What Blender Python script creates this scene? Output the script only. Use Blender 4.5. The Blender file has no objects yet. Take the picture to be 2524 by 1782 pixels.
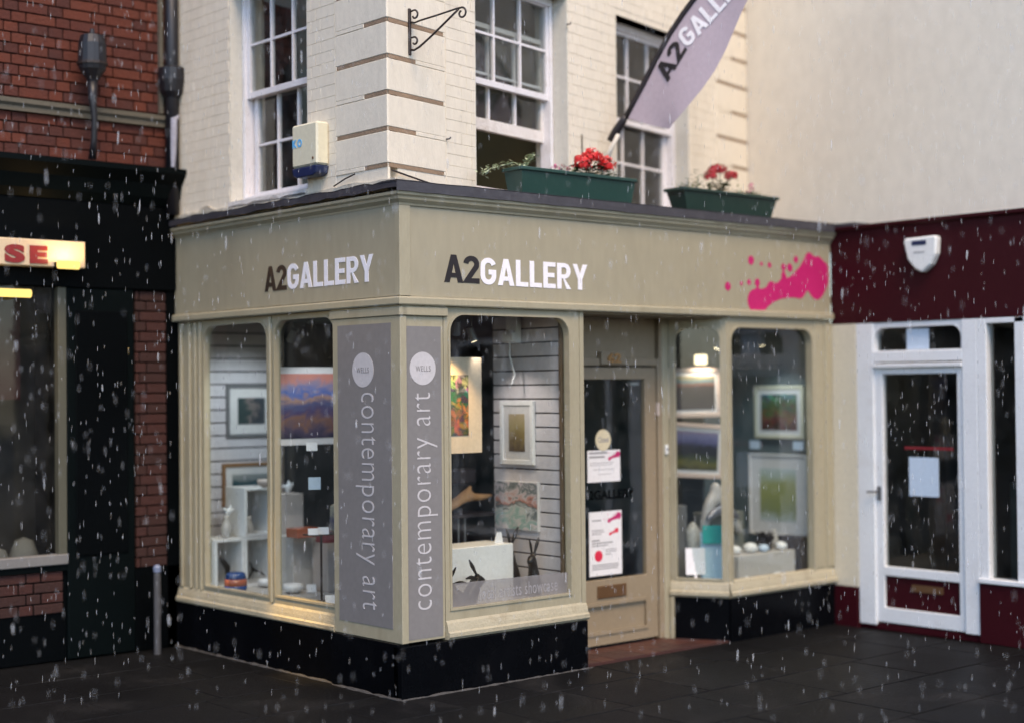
import bpy, bmesh, math, random
from mathutils import Vector, Matrix
from mathutils.geometry import tessellate_polygon
import numpy as np
R = math.radians
rnd = random.Random(7)
scene = bpy.context.scene
COL = scene.collection

# ---------------------------------------------------------------- camera, sky, sun, exposure
CAM = Vector((-5.915, -7.795, 1.95))
YAW, PITCH, ROLL = R(41.31), R(0.986), R(-0.546)
cd = bpy.data.cameras.new('camera')
cam = bpy.data.objects.new('camera', cd); COL.objects.link(cam)
cd.sensor_width = 36.0; cd.lens = 36.0 * 1.5085
cd.clip_start = 0.05; cd.clip_end = 500
fw = Vector((math.sin(YAW)*math.cos(PITCH), math.cos(YAW)*math.cos(PITCH), math.sin(PITCH)))
rt = Vector((math.cos(YAW), -math.sin(YAW), 0)); up = rt.cross(fw)
r2 = rt*math.cos(ROLL) + up*math.sin(ROLL); u2 = -rt*math.sin(ROLL) + up*math.cos(ROLL)
M = Matrix((r2, u2, -fw)).transposed().to_4x4(); M.translation = CAM
cam.matrix_world = M
cd.dof.use_dof = True; cd.dof.focus_distance = 10.05; cd.dof.aperture_fstop = 0.42
scene.camera = cam

SUN_EL, SUN_AZ = R(54), R(203)      # azimuth clockwise from +Y
world = bpy.data.worlds.new('World'); scene.world = world; world.use_nodes = True
wn = world.node_tree; wn.nodes.clear()
sky = wn.nodes.new('ShaderNodeTexSky'); sky.sky_type = 'NISHITA'; sky.sun_disc = False
sky.sun_elevation = SUN_EL; sky.sun_rotation = SUN_AZ
sky.air_density = 1.0; sky.dust_density = 1.0; sky.ozone_density = 2.5
bg = wn.nodes.new('ShaderNodeBackground'); bg.inputs['Strength'].default_value = 0.15
wo = wn.nodes.new('ShaderNodeOutputWorld')
wn.links.new(sky.outputs[0], bg.inputs[0]); wn.links.new(bg.outputs[0], wo.inputs[0])
sl = bpy.data.lights.new('sun', 'SUN'); sun = bpy.data.objects.new('sun', sl); COL.objects.link(sun)
sl.energy = 1.3; sl.angle = R(28); sl.color = (1.0, 0.72, 0.42)
sd = Vector((math.sin(SUN_AZ)*math.cos(SUN_EL), math.cos(SUN_AZ)*math.cos(SUN_EL), math.sin(SUN_EL)))
sun.rotation_euler = sd.to_track_quat('Z', 'Y').to_euler()
scene.view_settings.view_transform = 'Standard'; scene.view_settings.look = 'None'
scene.view_settings.gamma = 1; scene.view_settings.use_curve_mapping = False
scene.view_settings.exposure = 1.32
cy = scene.cycles
cy.use_denoising = True; cy.max_bounces = 8; cy.transparent_max_bounces = 24
cy.diffuse_bounces = 4; cy.glossy_bounces = 4; cy.transmission_bounces = 6
cy.sample_clamp_indirect = 4.0; cy.caustics_reflective = False; cy.caustics_refractive = False

# ---------------------------------------------------------------- materials
MATS = {}
def nodes(name):
    m = bpy.data.materials.new(name); m.use_nodes = True
    nt = m.node_tree; nt.nodes.clear()
    o = nt.nodes.new('ShaderNodeOutputMaterial')
    return m, nt, o
def N(nt, t, **kw):
    n = nt.nodes.new(t)
    for k, v in kw.items():
        if isinstance(v, tuple) and k.startswith('in_'): n.inputs[k[3:]].default_value = v
        else: setattr(n, k, v)
    return n
def paint(name, col, rough=0.5, var=0.12, scale=3.0, bump=0.0, bscale=60.0, stain=None, stain_amt=0.5, stain_scale=2.5,
          metallic=0.0, vstretch=1.0, spec=0.5, fine=0.06):
    """painted / plain surface: colour with large and fine mottling, optional irregular stains, fine relief"""
    if name in MATS: return MATS[name]
    m, nt, out = nodes(name)
    p = N(nt, 'ShaderNodeBsdfPrincipled'); nt.links.new(p.outputs[0], out.inputs[0])
    g = N(nt, 'ShaderNodeNewGeometry')
    mp = N(nt, 'ShaderNodeMapping'); mp.inputs['Scale'].default_value = (1, 1, vstretch)
    nt.links.new(g.outputs['Position'], mp.inputs[0])
    n1 = N(nt, 'ShaderNodeTexNoise'); n1.inputs['Scale'].default_value = scale; n1.inputs['Detail'].default_value = 5
    n2 = N(nt, 'ShaderNodeTexNoise'); n2.inputs['Scale'].default_value = scale*14; n2.inputs['Detail'].default_value = 3
    nt.links.new(mp.outputs[0], n1.inputs[0]); nt.links.new(mp.outputs[0], n2.inputs[0])
    mix = N(nt, 'ShaderNodeMix', data_type='RGBA')
    c = Vector(col)
    mix.inputs[6].default_value = (*(c*(1-var)), 1); mix.inputs[7].default_value = (*(c*(1+var)), 1)
    nt.links.new(n1.outputs[0], mix.inputs[0])
    mm = N(nt, 'ShaderNodeMix', data_type='RGBA', blend_type='MULTIPLY'); mm.inputs[0].default_value = 1
    r = N(nt, 'ShaderNodeMapRange'); r.inputs['To Min'].default_value = 1-fine*2; r.inputs['To Max'].default_value = 1+fine*2
    nt.links.new(n2.outputs[0], r.inputs[0]); nt.links.new(mix.outputs[2], mm.inputs[6]); nt.links.new(r.outputs[0], mm.inputs[7])
    last = mm.outputs[2]
    if stain:
        n3 = N(nt, 'ShaderNodeTexNoise'); n3.inputs['Scale'].default_value = stain_scale; n3.inputs['Detail'].default_value = 9
        n3.inputs['Roughness'].default_value = 0.68
        nt.links.new(mp.outputs[0], n3.inputs[0])
        rr = N(nt, 'ShaderNodeMapRange'); rr.inputs['From Min'].default_value = 0.53; rr.inputs['From Max'].default_value = 0.72
        rr.inputs['To Max'].default_value = stain_amt
        nt.links.new(n3.outputs[0], rr.inputs[0])
        ms = N(nt, 'ShaderNodeMix', data_type='RGBA'); ms.inputs[7].default_value = (*stain, 1)
        nt.links.new(rr.outputs[0], ms.inputs[0]); nt.links.new(last, ms.inputs[6]); last = ms.outputs[2]
    nt.links.new(last, p.inputs['Base Color'])
    rr2 = N(nt, 'ShaderNodeMapRange'); rr2.inputs['To Min'].default_value = max(0.03, rough-0.12); rr2.inputs['To Max'].default_value = min(1, rough+0.12)
    nt.links.new(n1.outputs[0], rr2.inputs[0]); nt.links.new(rr2.outputs[0], p.inputs['Roughness'])
    p.inputs['Metallic'].default_value = metallic; p.inputs['Specular IOR Level'].default_value = spec
    if bump:
        nb = N(nt, 'ShaderNodeTexNoise'); nb.inputs['Scale'].default_value = bscale; nb.inputs['Detail'].default_value = 6
        nt.links.new(mp.outputs[0], nb.inputs[0])
        b = N(nt, 'ShaderNodeBump'); b.inputs['Strength'].default_value = bump; b.inputs['Distance'].default_value = 0.01
        nt.links.new(nb.outputs[0], b.inputs['Height']); nt.links.new(b.outputs[0], p.inputs['Normal'])
    MATS[name] = m
    return m
def glass(name, tint=(0.86, 0.9, 0.88), dirt=0.03, ior=1.5, wav=0.02):
    m, nt, out = nodes(name)
    tr = N(nt, 'ShaderNodeBsdfTransparent'); tr.inputs[0].default_value = (*tint, 1)
    gl = N(nt, 'ShaderNodeBsdfGlossy'); gl.inputs['Roughness'].default_value = 0.015
    lw = N(nt, 'ShaderNodeLayerWeight'); lw.inputs[0].default_value = .5      # Facing = 1 - |cos|, same from both sides
    pw = N(nt, 'ShaderNodeMath', operation='POWER'); pw.inputs[1].default_value = 5
    nt.links.new(lw.outputs['Facing'], pw.inputs[0]); r0 = ((ior-1)/(ior+1))**2*1.8
    fr = N(nt, 'ShaderNodeMath', operation='MULTIPLY_ADD'); nt.links.new(pw.outputs[0], fr.inputs[0]); fr.inputs[1].default_value = 1-r0; fr.inputs[2].default_value = r0
    nb = N(nt, 'ShaderNodeTexNoise'); nb.inputs['Scale'].default_value = 2.2
    b = N(nt, 'ShaderNodeBump'); b.inputs['Strength'].default_value = wav; b.inputs['Distance'].default_value = 0.05
    g = N(nt, 'ShaderNodeNewGeometry'); nt.links.new(g.outputs['Position'], nb.inputs[0])
    nt.links.new(nb.outputs[0], b.inputs['Height']); nt.links.new(b.outputs[0], gl.inputs['Normal'])
    mx = N(nt, 'ShaderNodeMixShader'); nt.links.new(fr.outputs[0], mx.inputs[0])
    nt.links.new(tr.outputs[0], mx.inputs[1]); nt.links.new(gl.outputs[0], mx.inputs[2])
    df = N(nt, 'ShaderNodeBsdfDiffuse'); df.inputs[0].default_value = (.5, .5, .5, 1)
    m2 = N(nt, 'ShaderNodeMixShader')
    nd = N(nt, 'ShaderNodeTexNoise'); nd.inputs['Scale'].default_value = 7; nd.inputs['Detail'].default_value = 8
    nt.links.new(g.outputs['Position'], nd.inputs[0])
    rr = N(nt, 'ShaderNodeMapRange'); rr.inputs['From Min'].default_value = .35; rr.inputs['To Max'].default_value = dirt*2
    nt.links.new(nd.outputs[0], rr.inputs[0]); nt.links.new(rr.outputs[0], m2.inputs[0])
    nt.links.new(mx.outputs[0], m2.inputs[1]); nt.links.new(df.outputs[0], m2.inputs[2])
    nt.links.new(m2.outputs[0], out.inputs[0]); MATS[name] = m
    return m
def emit(name, col, s):
    m, nt, out = nodes(name); e = N(nt, 'ShaderNodeEmission'); e.inputs[0].default_value = (*col, 1); e.inputs[1].default_value = s
    nt.links.new(e.outputs[0], out.inputs[0]); MATS[name] = m
    return m
def art(name, stops, nscale=6.0, amount=0.35, axis=2, rough=0.6, detail=6, patch=0.0):
    """a picture: bands of colour along the sheet's height broken up by brush-like noise"""
    m, nt, out = nodes(name)
    p = N(nt, 'ShaderNodeBsdfPrincipled'); nt.links.new(p.outputs[0], out.inputs[0]); p.inputs['Roughness'].default_value = rough
    tc = N(nt, 'ShaderNodeTexCoord'); sp = N(nt, 'ShaderNodeSeparateXYZ'); nt.links.new(tc.outputs['Generated'], sp.inputs[0])
    n1 = N(nt, 'ShaderNodeTexNoise'); n1.inputs['Scale'].default_value = nscale; n1.inputs['Detail'].default_value = detail
    n1.inputs['Distortion'].default_value = 1.2
    nt.links.new(tc.outputs['Generated'], n1.inputs[0])
    a = N(nt, 'ShaderNodeMath', operation='SUBTRACT'); nt.links.new(n1.outputs[0], a.inputs[0]); a.inputs[1].default_value = 0.5
    b = N(nt, 'ShaderNodeMath', operation='MULTIPLY_ADD'); nt.links.new(a.outputs[0], b.inputs[0]); b.inputs[1].default_value = amount*2
    nt.links.new(sp.outputs[axis], b.inputs[2])
    cr = N(nt, 'ShaderNodeValToRGB'); nt.links.new(b.outputs[0], cr.inputs[0])
    el = cr.color_ramp.elements
    while len(el) > 1: el.remove(el[0])
    el[0].position = stops[0][0]; el[0].color = (*stops[0][1], 1)
    for pos, c in stops[1:]:
        e = el.new(pos); e.color = (*c, 1)
    last = cr.outputs[0]
    if patch:
        v = N(nt, 'ShaderNodeTexVoronoi'); v.inputs['Scale'].default_value = nscale*1.5
        nt.links.new(tc.outputs['Generated'], v.inputs[0])
        mx = N(nt, 'ShaderNodeMix', data_type='RGBA', blend_type='OVERLAY'); mx.inputs[0].default_value = patch
        nt.links.new(last, mx.inputs[6]); nt.links.new(v.outputs['Color'], mx.inputs[7]); last = mx.outputs[2]
    nt.links.new(last, p.inputs['Base Color']); MATS[name] = m
    return m

cream = paint('cream_masonry_paint', (.70, .635, .525), .75, .05, 1.6, .25, 90, stain=(.40, .34, .25), stain_amt=.30, stain_scale=1.7, vstretch=.35)
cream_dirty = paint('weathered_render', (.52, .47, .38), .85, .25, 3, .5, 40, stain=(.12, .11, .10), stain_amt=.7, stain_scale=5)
render_smooth = paint('smooth_cream_render', (.69, .635, .54), .8, .07, .8, .12, 120, stain=(.46, .41, .33), stain_amt=.3, stain_scale=.6, vstretch=.6)
slot_m = paint('brown_stained_joint', (.27, .185, .12), .9, .3, 8, .6, 60)
taupe = paint('taupe_gloss_paint', (.318, .285, .202), .42, .06, 1.2, .06, 30, stain=(.22, .19, .135), stain_amt=.38, stain_scale=1.6, vstretch=.3)
taupe_frame = paint('taupe_frame_paint', (.335, .302, .212), .38, .09, 4, .15, 50, stain=(.21, .175, .11), stain_amt=.5, stain_scale=3.5, vstretch=.35)
cill_m = paint('pale_cill_paint', (.385, .345, .245), .45, .12, 5, .5, 45, stain=(.19, .14, .08), stain_amt=.6, stain_scale=4)
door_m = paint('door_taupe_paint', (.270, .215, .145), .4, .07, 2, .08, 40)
mauve = paint('mauve_vinyl', (.190, .180, .177), .45, .05, 2, .04, 30)
pale_vinyl = paint('pale_vinyl', (.50, .48, .49), .4, .03)
white_letter = paint('white_sign_letter', (.80, .78, .82), .4, .03)
black_letter = paint('black_sign_letter', (.018, .014, .016), .35, .1)
pink = paint('pink_vinyl', (.47, .018, .13), .4, .12, 3)
lead_m = paint('lead_sheet', (.045, .043, .052), .45, .3, 3, .5, 12, stain=(.10, .10, .11), stain_amt=.4, stain_scale=6)
plinth_m = paint('black_plinth_gloss', (.0022, .0026, .0036), .25, .3, 2, .06, 15, stain=(.008, .008, .009), stain_amt=.3, spec=.08)
green_black = paint('dark_green_shopfront', (.0016, .0032, .0035), .5, .3, 2, spec=.06)
navy_black = paint('near_black_green_paint', (.0012, .0018, .0023), .5, .3, 2, spec=.05)
olive = paint('olive_frame', (.075, .072, .05), .5, .15)
whitepaint = paint('white_gloss_paint', (.72, .735, .75), .35, .05, 4, .1, 50, stain=(.5, .46, .42), stain_amt=.25, stain_scale=5)
worn_white = paint('worn_white_paint', (.70, .655, .62), .5, .08, 5, .5, 55, stain=(.30, .23, .17), stain_amt=.5, stain_scale=6)
sash_white = paint('sash_white_paint', (.72, .70, .72), .4, .06, 5, .2, 60, stain=(.42, .37, .32), stain_amt=.35, stain_scale=7)
reveal_m = paint('grey_reveal_paint', (.56, .545, .49), .8, .08, 2, .2, 70, stain=(.28, .26, .22), stain_amt=.25, stain_scale=3)
maroon = paint('maroon_gloss_paint', (.034, .0035, .0065), .45, .12, 2, .05, 20, spec=.15)
stone = paint('wet_dark_paving', (.0075, .0077, .0083), .48, .4, 1.6, .6, 45, stain=(.028, .027, .027), stain_amt=.6, stain_scale=1.5, spec=.06)
stone_b = paint('wet_dark_paving_lighter', (.0095, .0096, .0102), .48, .35, 2.2, .6, 45, stain=(.0065, .0065, .007), stain_amt=.6, stain_scale=2.2, spec=.03)
ground_m = paint('wet_joint_ground', (.0072, .0074, .0078), .6, .3, 3, .6, 30, spec=.12)
tile_m = paint('terracotta_quarry_tile', (.060, .020, .014), .5, .25, 9, .3, 60)
tile_n = paint('terracotta_quarry_tile_dark', (.042, .015, .012), .5, .25, 9, .3, 60)
reds = [paint('red_brick_%s' % n, c, .85, .25, 9, .7, 70) for n, c in
        [('orange', (.088, .018, .008)), ('deep', (.074, .015, .008)), ('brown', (.058, .013, .008)), ('bright', (.100, .021, .009))]]
mortar = paint('dark_mortar', (.045, .014, .011), .95, .2, 10, .5, 80)
band_m = paint('weathered_stone_band', (.10, .088, .066), .9, .25, 4, .5, 40)
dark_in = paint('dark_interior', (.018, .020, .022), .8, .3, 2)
room_m = paint('charcoal_wall_reflection_tone', (.085, .108, .112), .7, .3, 1.5)  # charcoal colour raised to stand for the reflection in the door glass
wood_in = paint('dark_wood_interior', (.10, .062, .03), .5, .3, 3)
panel_in = paint('olive_brown_door_paint', (.17, .125, .055), .5, .2, 3)
slat_m = paint('white_slat_panel', (.56, .53, .55), .45, .05, 2)
slat_gap = paint('slat_groove_shadow_gap', (.03, .028, .03), .7, .1)
white_lac = paint('white_lacquer', (.74, .73, .72), .35, .04)
pedestal_m = paint('grey_pedestal_paint', (.46, .43, .40), .6, .06)
pedestal_w = paint('warm_pedestal_paint', (.50, .42, .37), .6, .06)
bronze = paint('dark_bronze', (.018, .014, .011), .35, .4, 20, .3, 70, metallic=.3)
iron = paint('black_wrought_iron', (.022, .013, .011), .5, .3, 12, .4, 80)
black_pl = paint('black_fabric', (.014, .010, .014), .55, .2)
plastic_g = paint('green_planter_plastic', (.012, .046, .038), .38, .1, 3, .08, 30, stain=(.05, .10, .09), stain_amt=.25)
plastic_dg = paint('dark_green_planter_plastic', (.009, .030, .023), .38, .1, 3, .08, 30, stain=(.03, .06, .055), stain_amt=.25)
soil = paint('potting_soil', (.02, .014, .01), .95, .3, 20, .8, 80)
banner_m = paint('mauve_banner_cloth', (.43, .36, .41), .75, .08, 2.5, .05, 60, spec=.2)
white_tube = paint('cream_metal_tube', (.62, .57, .50), .4, .08)
alarm_c = paint('cream_plastic', (.66, .62, .47), .4, .04)
alarm_w = paint('white_plastic', (.72, .73, .72), .35, .04)
navy = paint('navy_plastic', (.012, .022, .075), .35, .1)
lblue = paint('light_blue_print', (.12, .42, .75), .4, .05)
gold = paint('brass', (.62, .36, .15), .3, .15, 12, metallic=.8)
brown_metal = paint('dark_bronze_plate', (.14, .075, .035), .4, .2, 8, metallic=.3)
cream_card = paint('cream_card', (.62, .55, .38), .6, .04)
paper = paint('white_paper', (.74, .73, .74), .6, .03)
blue_paper = paint('bluish_paper', (.52, .62, .74), .6, .04)
grey_print = paint('grey_print', (.28, .27, .28), .6, .1)
red_print = paint('crimson_print', (.62, .02, .06), .5, .1)
red_sign = paint('red_sign_letter', (.22, .008, .008), .5, .1)
yellow_p = paint('yellow_plastic', (.65, .48, .05), .5, .05)
teal_p = paint('teal_card', (.01, .33, .30), .6, .05)
bluecard = paint('pale_blue_card', (.42, .58, .68), .6, .05)
green_glass = paint('green_art_glass', (.14, .42, .24), .15, .35, 12)
blue_gl = paint('blue_glaze', (.02, .06, .20), .2, .2)
orange_gl = paint('orange_glaze', (.38, .11, .06), .25, .2)
oak = paint('oak_frame', (.22, .115, .05), .5, .2, 8)
grey_frame = paint('grey_frame', (.14, .14, .145), .5, .1)
pink_frame = paint('limed_wood_frame', (.56, .43, .36), .5, .1, 6)
cream_frame = paint('pale_gilt_frame', (.55, .52, .40), .45, .12, 6)
dark_frame = paint('walnut_frame', (.10, .045, .03), .5, .2, 8)
white_mat = paint('mount_board', (.60, .58, .57), .7, .03)
warm_mat = paint('warm_mount_board', (.78, .62, .45), .7, .04)
drift = paint('driftwood', (.36, .20, .09), .7, .35, 14, .6, 50)
dark_red = paint('dark_red_card', (.17, .008, .018), .5, .2)
leaf_dark = paint('dark_leaf', (.022, .042, .018), .5, .4, 30)
leaf_green = paint('green_leaf', (.075, .13, .035), .5, .4, 30)
leaf_pale = paint('variegated_leaf', (.42, .47, .30), .5, .45, 60)
petal_red = paint('red_petal', (.62, .012, .014), .5, .25, 30)
petal_deep = paint('deep_red_petal', (.42, .018, .028), .5, .3, 30)
petal_pink = paint('magenta_petal', (.52, .05, .20), .5, .3, 30)
petal_dusk = paint('dusky_pink_petal', (.25, .07, .08), .5, .4, 30)
stem_m = paint('plant_stem', (.11, .08, .045), .6, .3)
steel = paint('galvanised_steel', (.13, .135, .145), .45, .2, 6, metallic=.4)
pipe_m = paint('black_drainpipe_paint', (.010, .010, .014), .45, .3, 4)
pipe_grey = paint('flaking_grey_primer', (.30, .30, .36), .6, .3, 8, .4, 40)
G_shop = glass('shop_glass', (.84, .89, .88), .025, 1.56)
G_up = glass('old_window_glass', (.72, .77, .76), .05, 1.62, .12)
G_nb = glass('dark_shop_glass', (.6, .63, .62), .02, 1.35)
film = paint('frosted_grey_film', (.20, .19, .19), .5, .25, 3)
# frosted film lets a little through
_m, _nt, _o = nodes('frosted_film')
_t = N(_nt, 'ShaderNodeBsdfTransparent'); _d = N(_nt, 'ShaderNodeBsdfPrincipled'); _d.inputs['Base Color'].default_value = (.22, .21, .21, 1); _d.inputs['Roughness'].default_value = .4
_x = N(_nt, 'ShaderNodeMixShader'); _n = N(_nt, 'ShaderNodeTexNoise'); _n.inputs['Scale'].default_value = 5
_r = N(_nt, 'ShaderNodeMapRange'); _r.inputs['To Min'].default_value = .45; _r.inputs['To Max'].default_value = 1.0
_g = N(_nt, 'ShaderNodeNewGeometry'); _nt.links.new(_g.outputs['Position'], _n.inputs[0]); _nt.links.new(_n.outputs[0], _r.inputs[0])
_nt.links.new(_r.outputs[0], _x.inputs[0]); _nt.links.new(_t.outputs[0], _x.inputs[1]); _nt.links.new(_d.outputs[0], _x.inputs[2]); _nt.links.new(_x.outputs[0], _o.inputs[0])
film = _m
# water of the falling sleet
_m, _nt, _o = nodes('sleet_drop')
_t = N(_nt, 'ShaderNodeBsdfTransparent'); _d = N(_nt, 'ShaderNodeBsdfDiffuse'); _d.inputs[0].default_value = (.62, .64, .67, 1)
_x = N(_nt, 'ShaderNodeMixShader'); _x.inputs[0].default_value = .26
_nt.links.new(_t.outputs[0], _x.inputs[1]); _nt.links.new(_d.outputs[0], _x.inputs[2]); _nt.links.new(_x.outputs[0], _o.inputs[0])
sleet_m = _m

A_sunset = art('sunset_print', [(.0, (.012, .012, .035)), (.12, (.05, .035, .07)), (.25, (.16, .075, .05)), (.38, (.045, .03, .09)), (.5, (.05, .06, .14)), (.62, (.30, .17, .12)), (.72, (.05, .10, .30)), (.82, (.22, .17, .24)), (.93, (.45, .17, .13))], 4.2, .24, 2, detail=9)
A_loch = art('dark_hills_painting', [(.0, (.03, .03, .015)), (.16, (.11, .10, .02)), (.3, (.04, .05, .02)), (.42, (.012, .012, .016)), (.62, (.015, .015, .022)), (.7, (.06, .06, .14)), (.85, (.13, .13, .24)), (1, (.20, .16, .22))], 5, .14, 2)
A_moor = art('night_moor_painting', [(.0, (.025, .02, .03)), (.3, (.015, .013, .018)), (.66, (.018, .013, .016)), (.74, (.14, .05, .03)), (.84, (.07, .14, .16)), (1, (.34, .27, .12))], 3, .08, 2)
A_garden = art('autumn_garden_painting', [(.0, (.05, .018, .015)), (.25, (.12, .035, .025)), (.5, (.10, .07, .02)), (.68, (.03, .06, .02)), (.85, (.05, .11, .08)), (1, (.07, .16, .16))], 6, .55, 2, patch=.4)
A_tree = art('pale_tree_watercolour', [(.0, (.42, .47, .47)), (.2, (.20, .23, .11)), (.45, (.24, .26, .08)), (.7, (.30, .32, .14)), (.85, (.36, .42, .34)), (1, (.44, .50, .50))], 3, .18, 2)
A_figure = art('figure_watercolour', [(.0, (.55, .50, .52)), (.2, (.22, .36, .33)), (.35, (.45, .47, .47)), (.5, (.07, .10, .11)), (.6, (.40, .18, .14)), (.75, (.48, .44, .46)), (.86, (.10, .13, .13)), (1, (.5, .46, .5))], 4.5, .55, 2, detail=9)
A_town = art('town_print', [(.0, (.05, .05, .05)), (.25, (.55, .15, .04)), (.42, (.06, .06, .05)), (.5, (.50, .20, .06)), (.6, (.02, .12, .06)), (.75, (.06, .08, .05)), (.85, (.4, .38, .3)), (1, (.05, .06, .04))], 5, .4, 2, patch=.6)
A_sea = art('teal_seascape', [(.0, (.02, .05, .06)), (.35, (.03, .08, .10)), (.6, (.02, .06, .07)), (.8, (.2, .22, .22)), (1, (.26, .27, .26))], 4, .3, 2)
A_abst = art('dark_abstract', [(.0, (.01, .03, .03)), (.3, (.02, .04, .04)), (.5, (.16, .13, .12)), (.7, (.02, .03, .04)), (1, (.05, .06, .07))], 3, .5, 0)
A_gold = art('ochre_portrait', [(.0, (.08, .05, .03)), (.4, (.24, .17, .06)), (.7, (.34, .27, .12)), (1, (.38, .30, .18))], 4, .3, 2)

# ---------------------------------------------------------------- mesh helpers
class Frame:
    def __init__(s, o, u, n): s.o, s.u, s.n = Vector(o), Vector(u).normalized(), Vector(n).normalized(); s.flip = s.u.cross(Vector((0, 0, 1))).dot(s.n) < 0
    def p(s, u, d, z): return s.o + s.u*u + s.n*d + Vector((0, 0, z))
FR = Frame((0, 0, 0), (1, 0, 0), (0, -1, 0))
FL = Frame((0, 0, 0), (0, 1, 0), (-1, 0, 0))
FN = Frame((4.43, 0, 0), (0, -1, 0), (-1, 0, 0))
FB = Frame((0, 2.88, 0), (-1, 0, 0), (0, -1, 0))
A12 = R(12.5)
UW = Frame((0, .119, 0), (math.cos(A12), math.sin(A12), 0), (math.sin(A12), -math.cos(A12), 0))
UL = Frame((0, .119, 0), (0, 1, 0), (-1, 0, 0))
W0 = Frame((0, 0, 0), (1, 0, 0), (0, -1, 0))     # plain x, -y, z

WP = {}
def empty(name, loc, rot=(0, 0, 0), label=None, cat=None, group=None, kind=None, parent=None):
    o = bpy.data.objects.new(name, None); COL.objects.link(o); o.empty_display_size = .1
    o.location = loc; o.rotation_euler = rot
    WP[o.name] = Vector(loc) if tuple(rot) == (0, 0, 0) else Vector((0, 0, 0))
    tag(o, label, cat, group, kind)
    return o
def tag(o, label=None, cat=None, group=None, kind=None):
    if label: o['label'] = label
    if cat: o['category'] = cat
    if group: o['group'] = group
    if kind: o['kind'] = kind
    return o
class MB:
    def __init__(s): s.v = []; s.f = []
    def add(s, vs, fs):
        b = len(s.v); s.v += [Vector(x) for x in vs]; s.f += [tuple(b+i for i in f) for f in fs]; return s
    def box(s, F, u0, u1, d0, d1, z0, z1):
        vs = [F.p(u, d, z) for z in (z0, z1) for d in (d0, d1) for u in (u0, u1)]
        return s.add(vs, [(0, 1, 3, 2), (4, 6, 7, 5), (0, 4, 5, 1), (2, 3, 7, 6), (0, 2, 6, 4), (1, 5, 7, 3)])
    def prism(s, F, loops, d0, d1):
        """extrude a polygon with holes, given as (u, z) loops, from depth d0 to d1"""
        tris = tessellate_polygon([[Vector((a, b, 0)) for a, b in l] for l in loops])
        flat = [q for l in loops for q in l]; n = len(flat)
        s.add([F.p(a, d1, b) for a, b in flat] + [F.p(a, d0, b) for a, b in flat],
              [tuple(t) for t in tris] + [tuple(n+i for i in reversed(t)) for t in tris] + s._sides(loops, n))
        return s
    def _sides(s, loops, n):
        out = []; b = 0
        for l in loops:
            k = len(l)
            out += [(b+i, b+(i+1) % k, n+b+(i+1) % k, n+b+i) for i in range(k)]; b += k
        return out
    def profile(s, F, prof, u0, u1, m0=0, m1=0):
        """moulding: closed (d, z) profile swept along u; m0/m1 mitre (u shifts by m*d at each end)"""
        k = len(prof)
        vs = [F.p(u0 + m0*d, d, z) for d, z in prof] + [F.p(u1 + m1*d, d, z) for d, z in prof]
        return s.add(vs, [tuple(range(k)), tuple(reversed(range(k, 2*k)))] + [(i, (i+1) % k, k+(i+1) % k, k+i) for i in range(k)])
    def tube(s, pts, r, seg=8, closed=False):
        pts = [Vector(p) for p in pts]; n = len(pts); rs = r if isinstance(r, (list, tuple)) else [r]*n
        prev = None; vs = []; fs = []
        for i, p in enumerate(pts):
            t = (pts[min(i+1, n-1)] - pts[max(i-1, 0)]).normalized()
            if prev is None:
                a = Vector((0, 0, 1)) if abs(t.z) < .9 else Vector((1, 0, 0)); x = t.cross(a).normalized()
            else: x = (prev - t*prev.dot(t)).normalized()
            prev = x; y = t.cross(x)
            vs += [p + (x*math.cos(2*math.pi*j/seg) + y*math.sin(2*math.pi*j/seg))*rs[i] for j in range(seg)]
        for i in range(n-1):
            fs += [(i*seg+j, i*seg+(j+1) % seg, (i+1)*seg+(j+1) % seg, (i+1)*seg+j) for j in range(seg)]
        fs += [tuple(range(seg)), tuple(reversed(range((n-1)*seg, n*seg)))]
        return s.add(vs, fs)
    def lathe(s, c, prof, seg=20):
        c = Vector(c); vs = []; k = len(prof)
        for r, z in prof: vs += [c + Vector((r*math.cos(2*math.pi*j/seg), r*math.sin(2*math.pi*j/seg), z)) for j in range(seg)]
        fs = [(i*seg+j, i*seg+(j+1) % seg, (i+1)*seg+(j+1) % seg, (i+1)*seg+j) for i in range(k-1) for j in range(seg)]
        return s.add(vs, fs + [tuple(range(seg)), tuple(reversed(range((k-1)*seg, k*seg)))])
    def disc(s, F, u, z, r, d0, d1, seg=36, rz=None):
        rz = rz or r
        return s.prism(F, [[(u+r*math.cos(2*math.pi*i/seg), z+rz*math.sin(2*math.pi*i/seg)) for i in range(seg)]], d0, d1)
    def build(s, name, mat, parent=None, bevel=0, smooth=False, jitter=0, jscale=3):
        me = bpy.data.meshes.new(name)
        c = (Vector(map(min, zip(*s.v))) + Vector(map(max, zip(*s.v))))/2
        me.from_pydata([v-c for v in s.v], [], s.f)
        bm = bmesh.new(); bm.from_mesh(me)
        bmesh.ops.recalc_face_normals(bm, faces=bm.faces)
        if bevel: bmesh.ops.bevel(bm, geom=[e for e in bm.edges if len(e.link_faces) == 2 and e.calc_face_angle(0) > .5], offset=bevel, segments=1, affect='EDGES', clamp_overlap=True)
        if smooth:
            for f in bm.faces: f.smooth = True
        bm.to_mesh(me); bm.free()
        me.materials.append(mat)
        o = bpy.data.objects.new(name, me); COL.objects.link(o)
        pw = Vector((0, 0, 0))
        if parent: o.parent = parent; pw = WP[parent.name]
        o.location = c - pw; WP[o.name] = c
        return o
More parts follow.
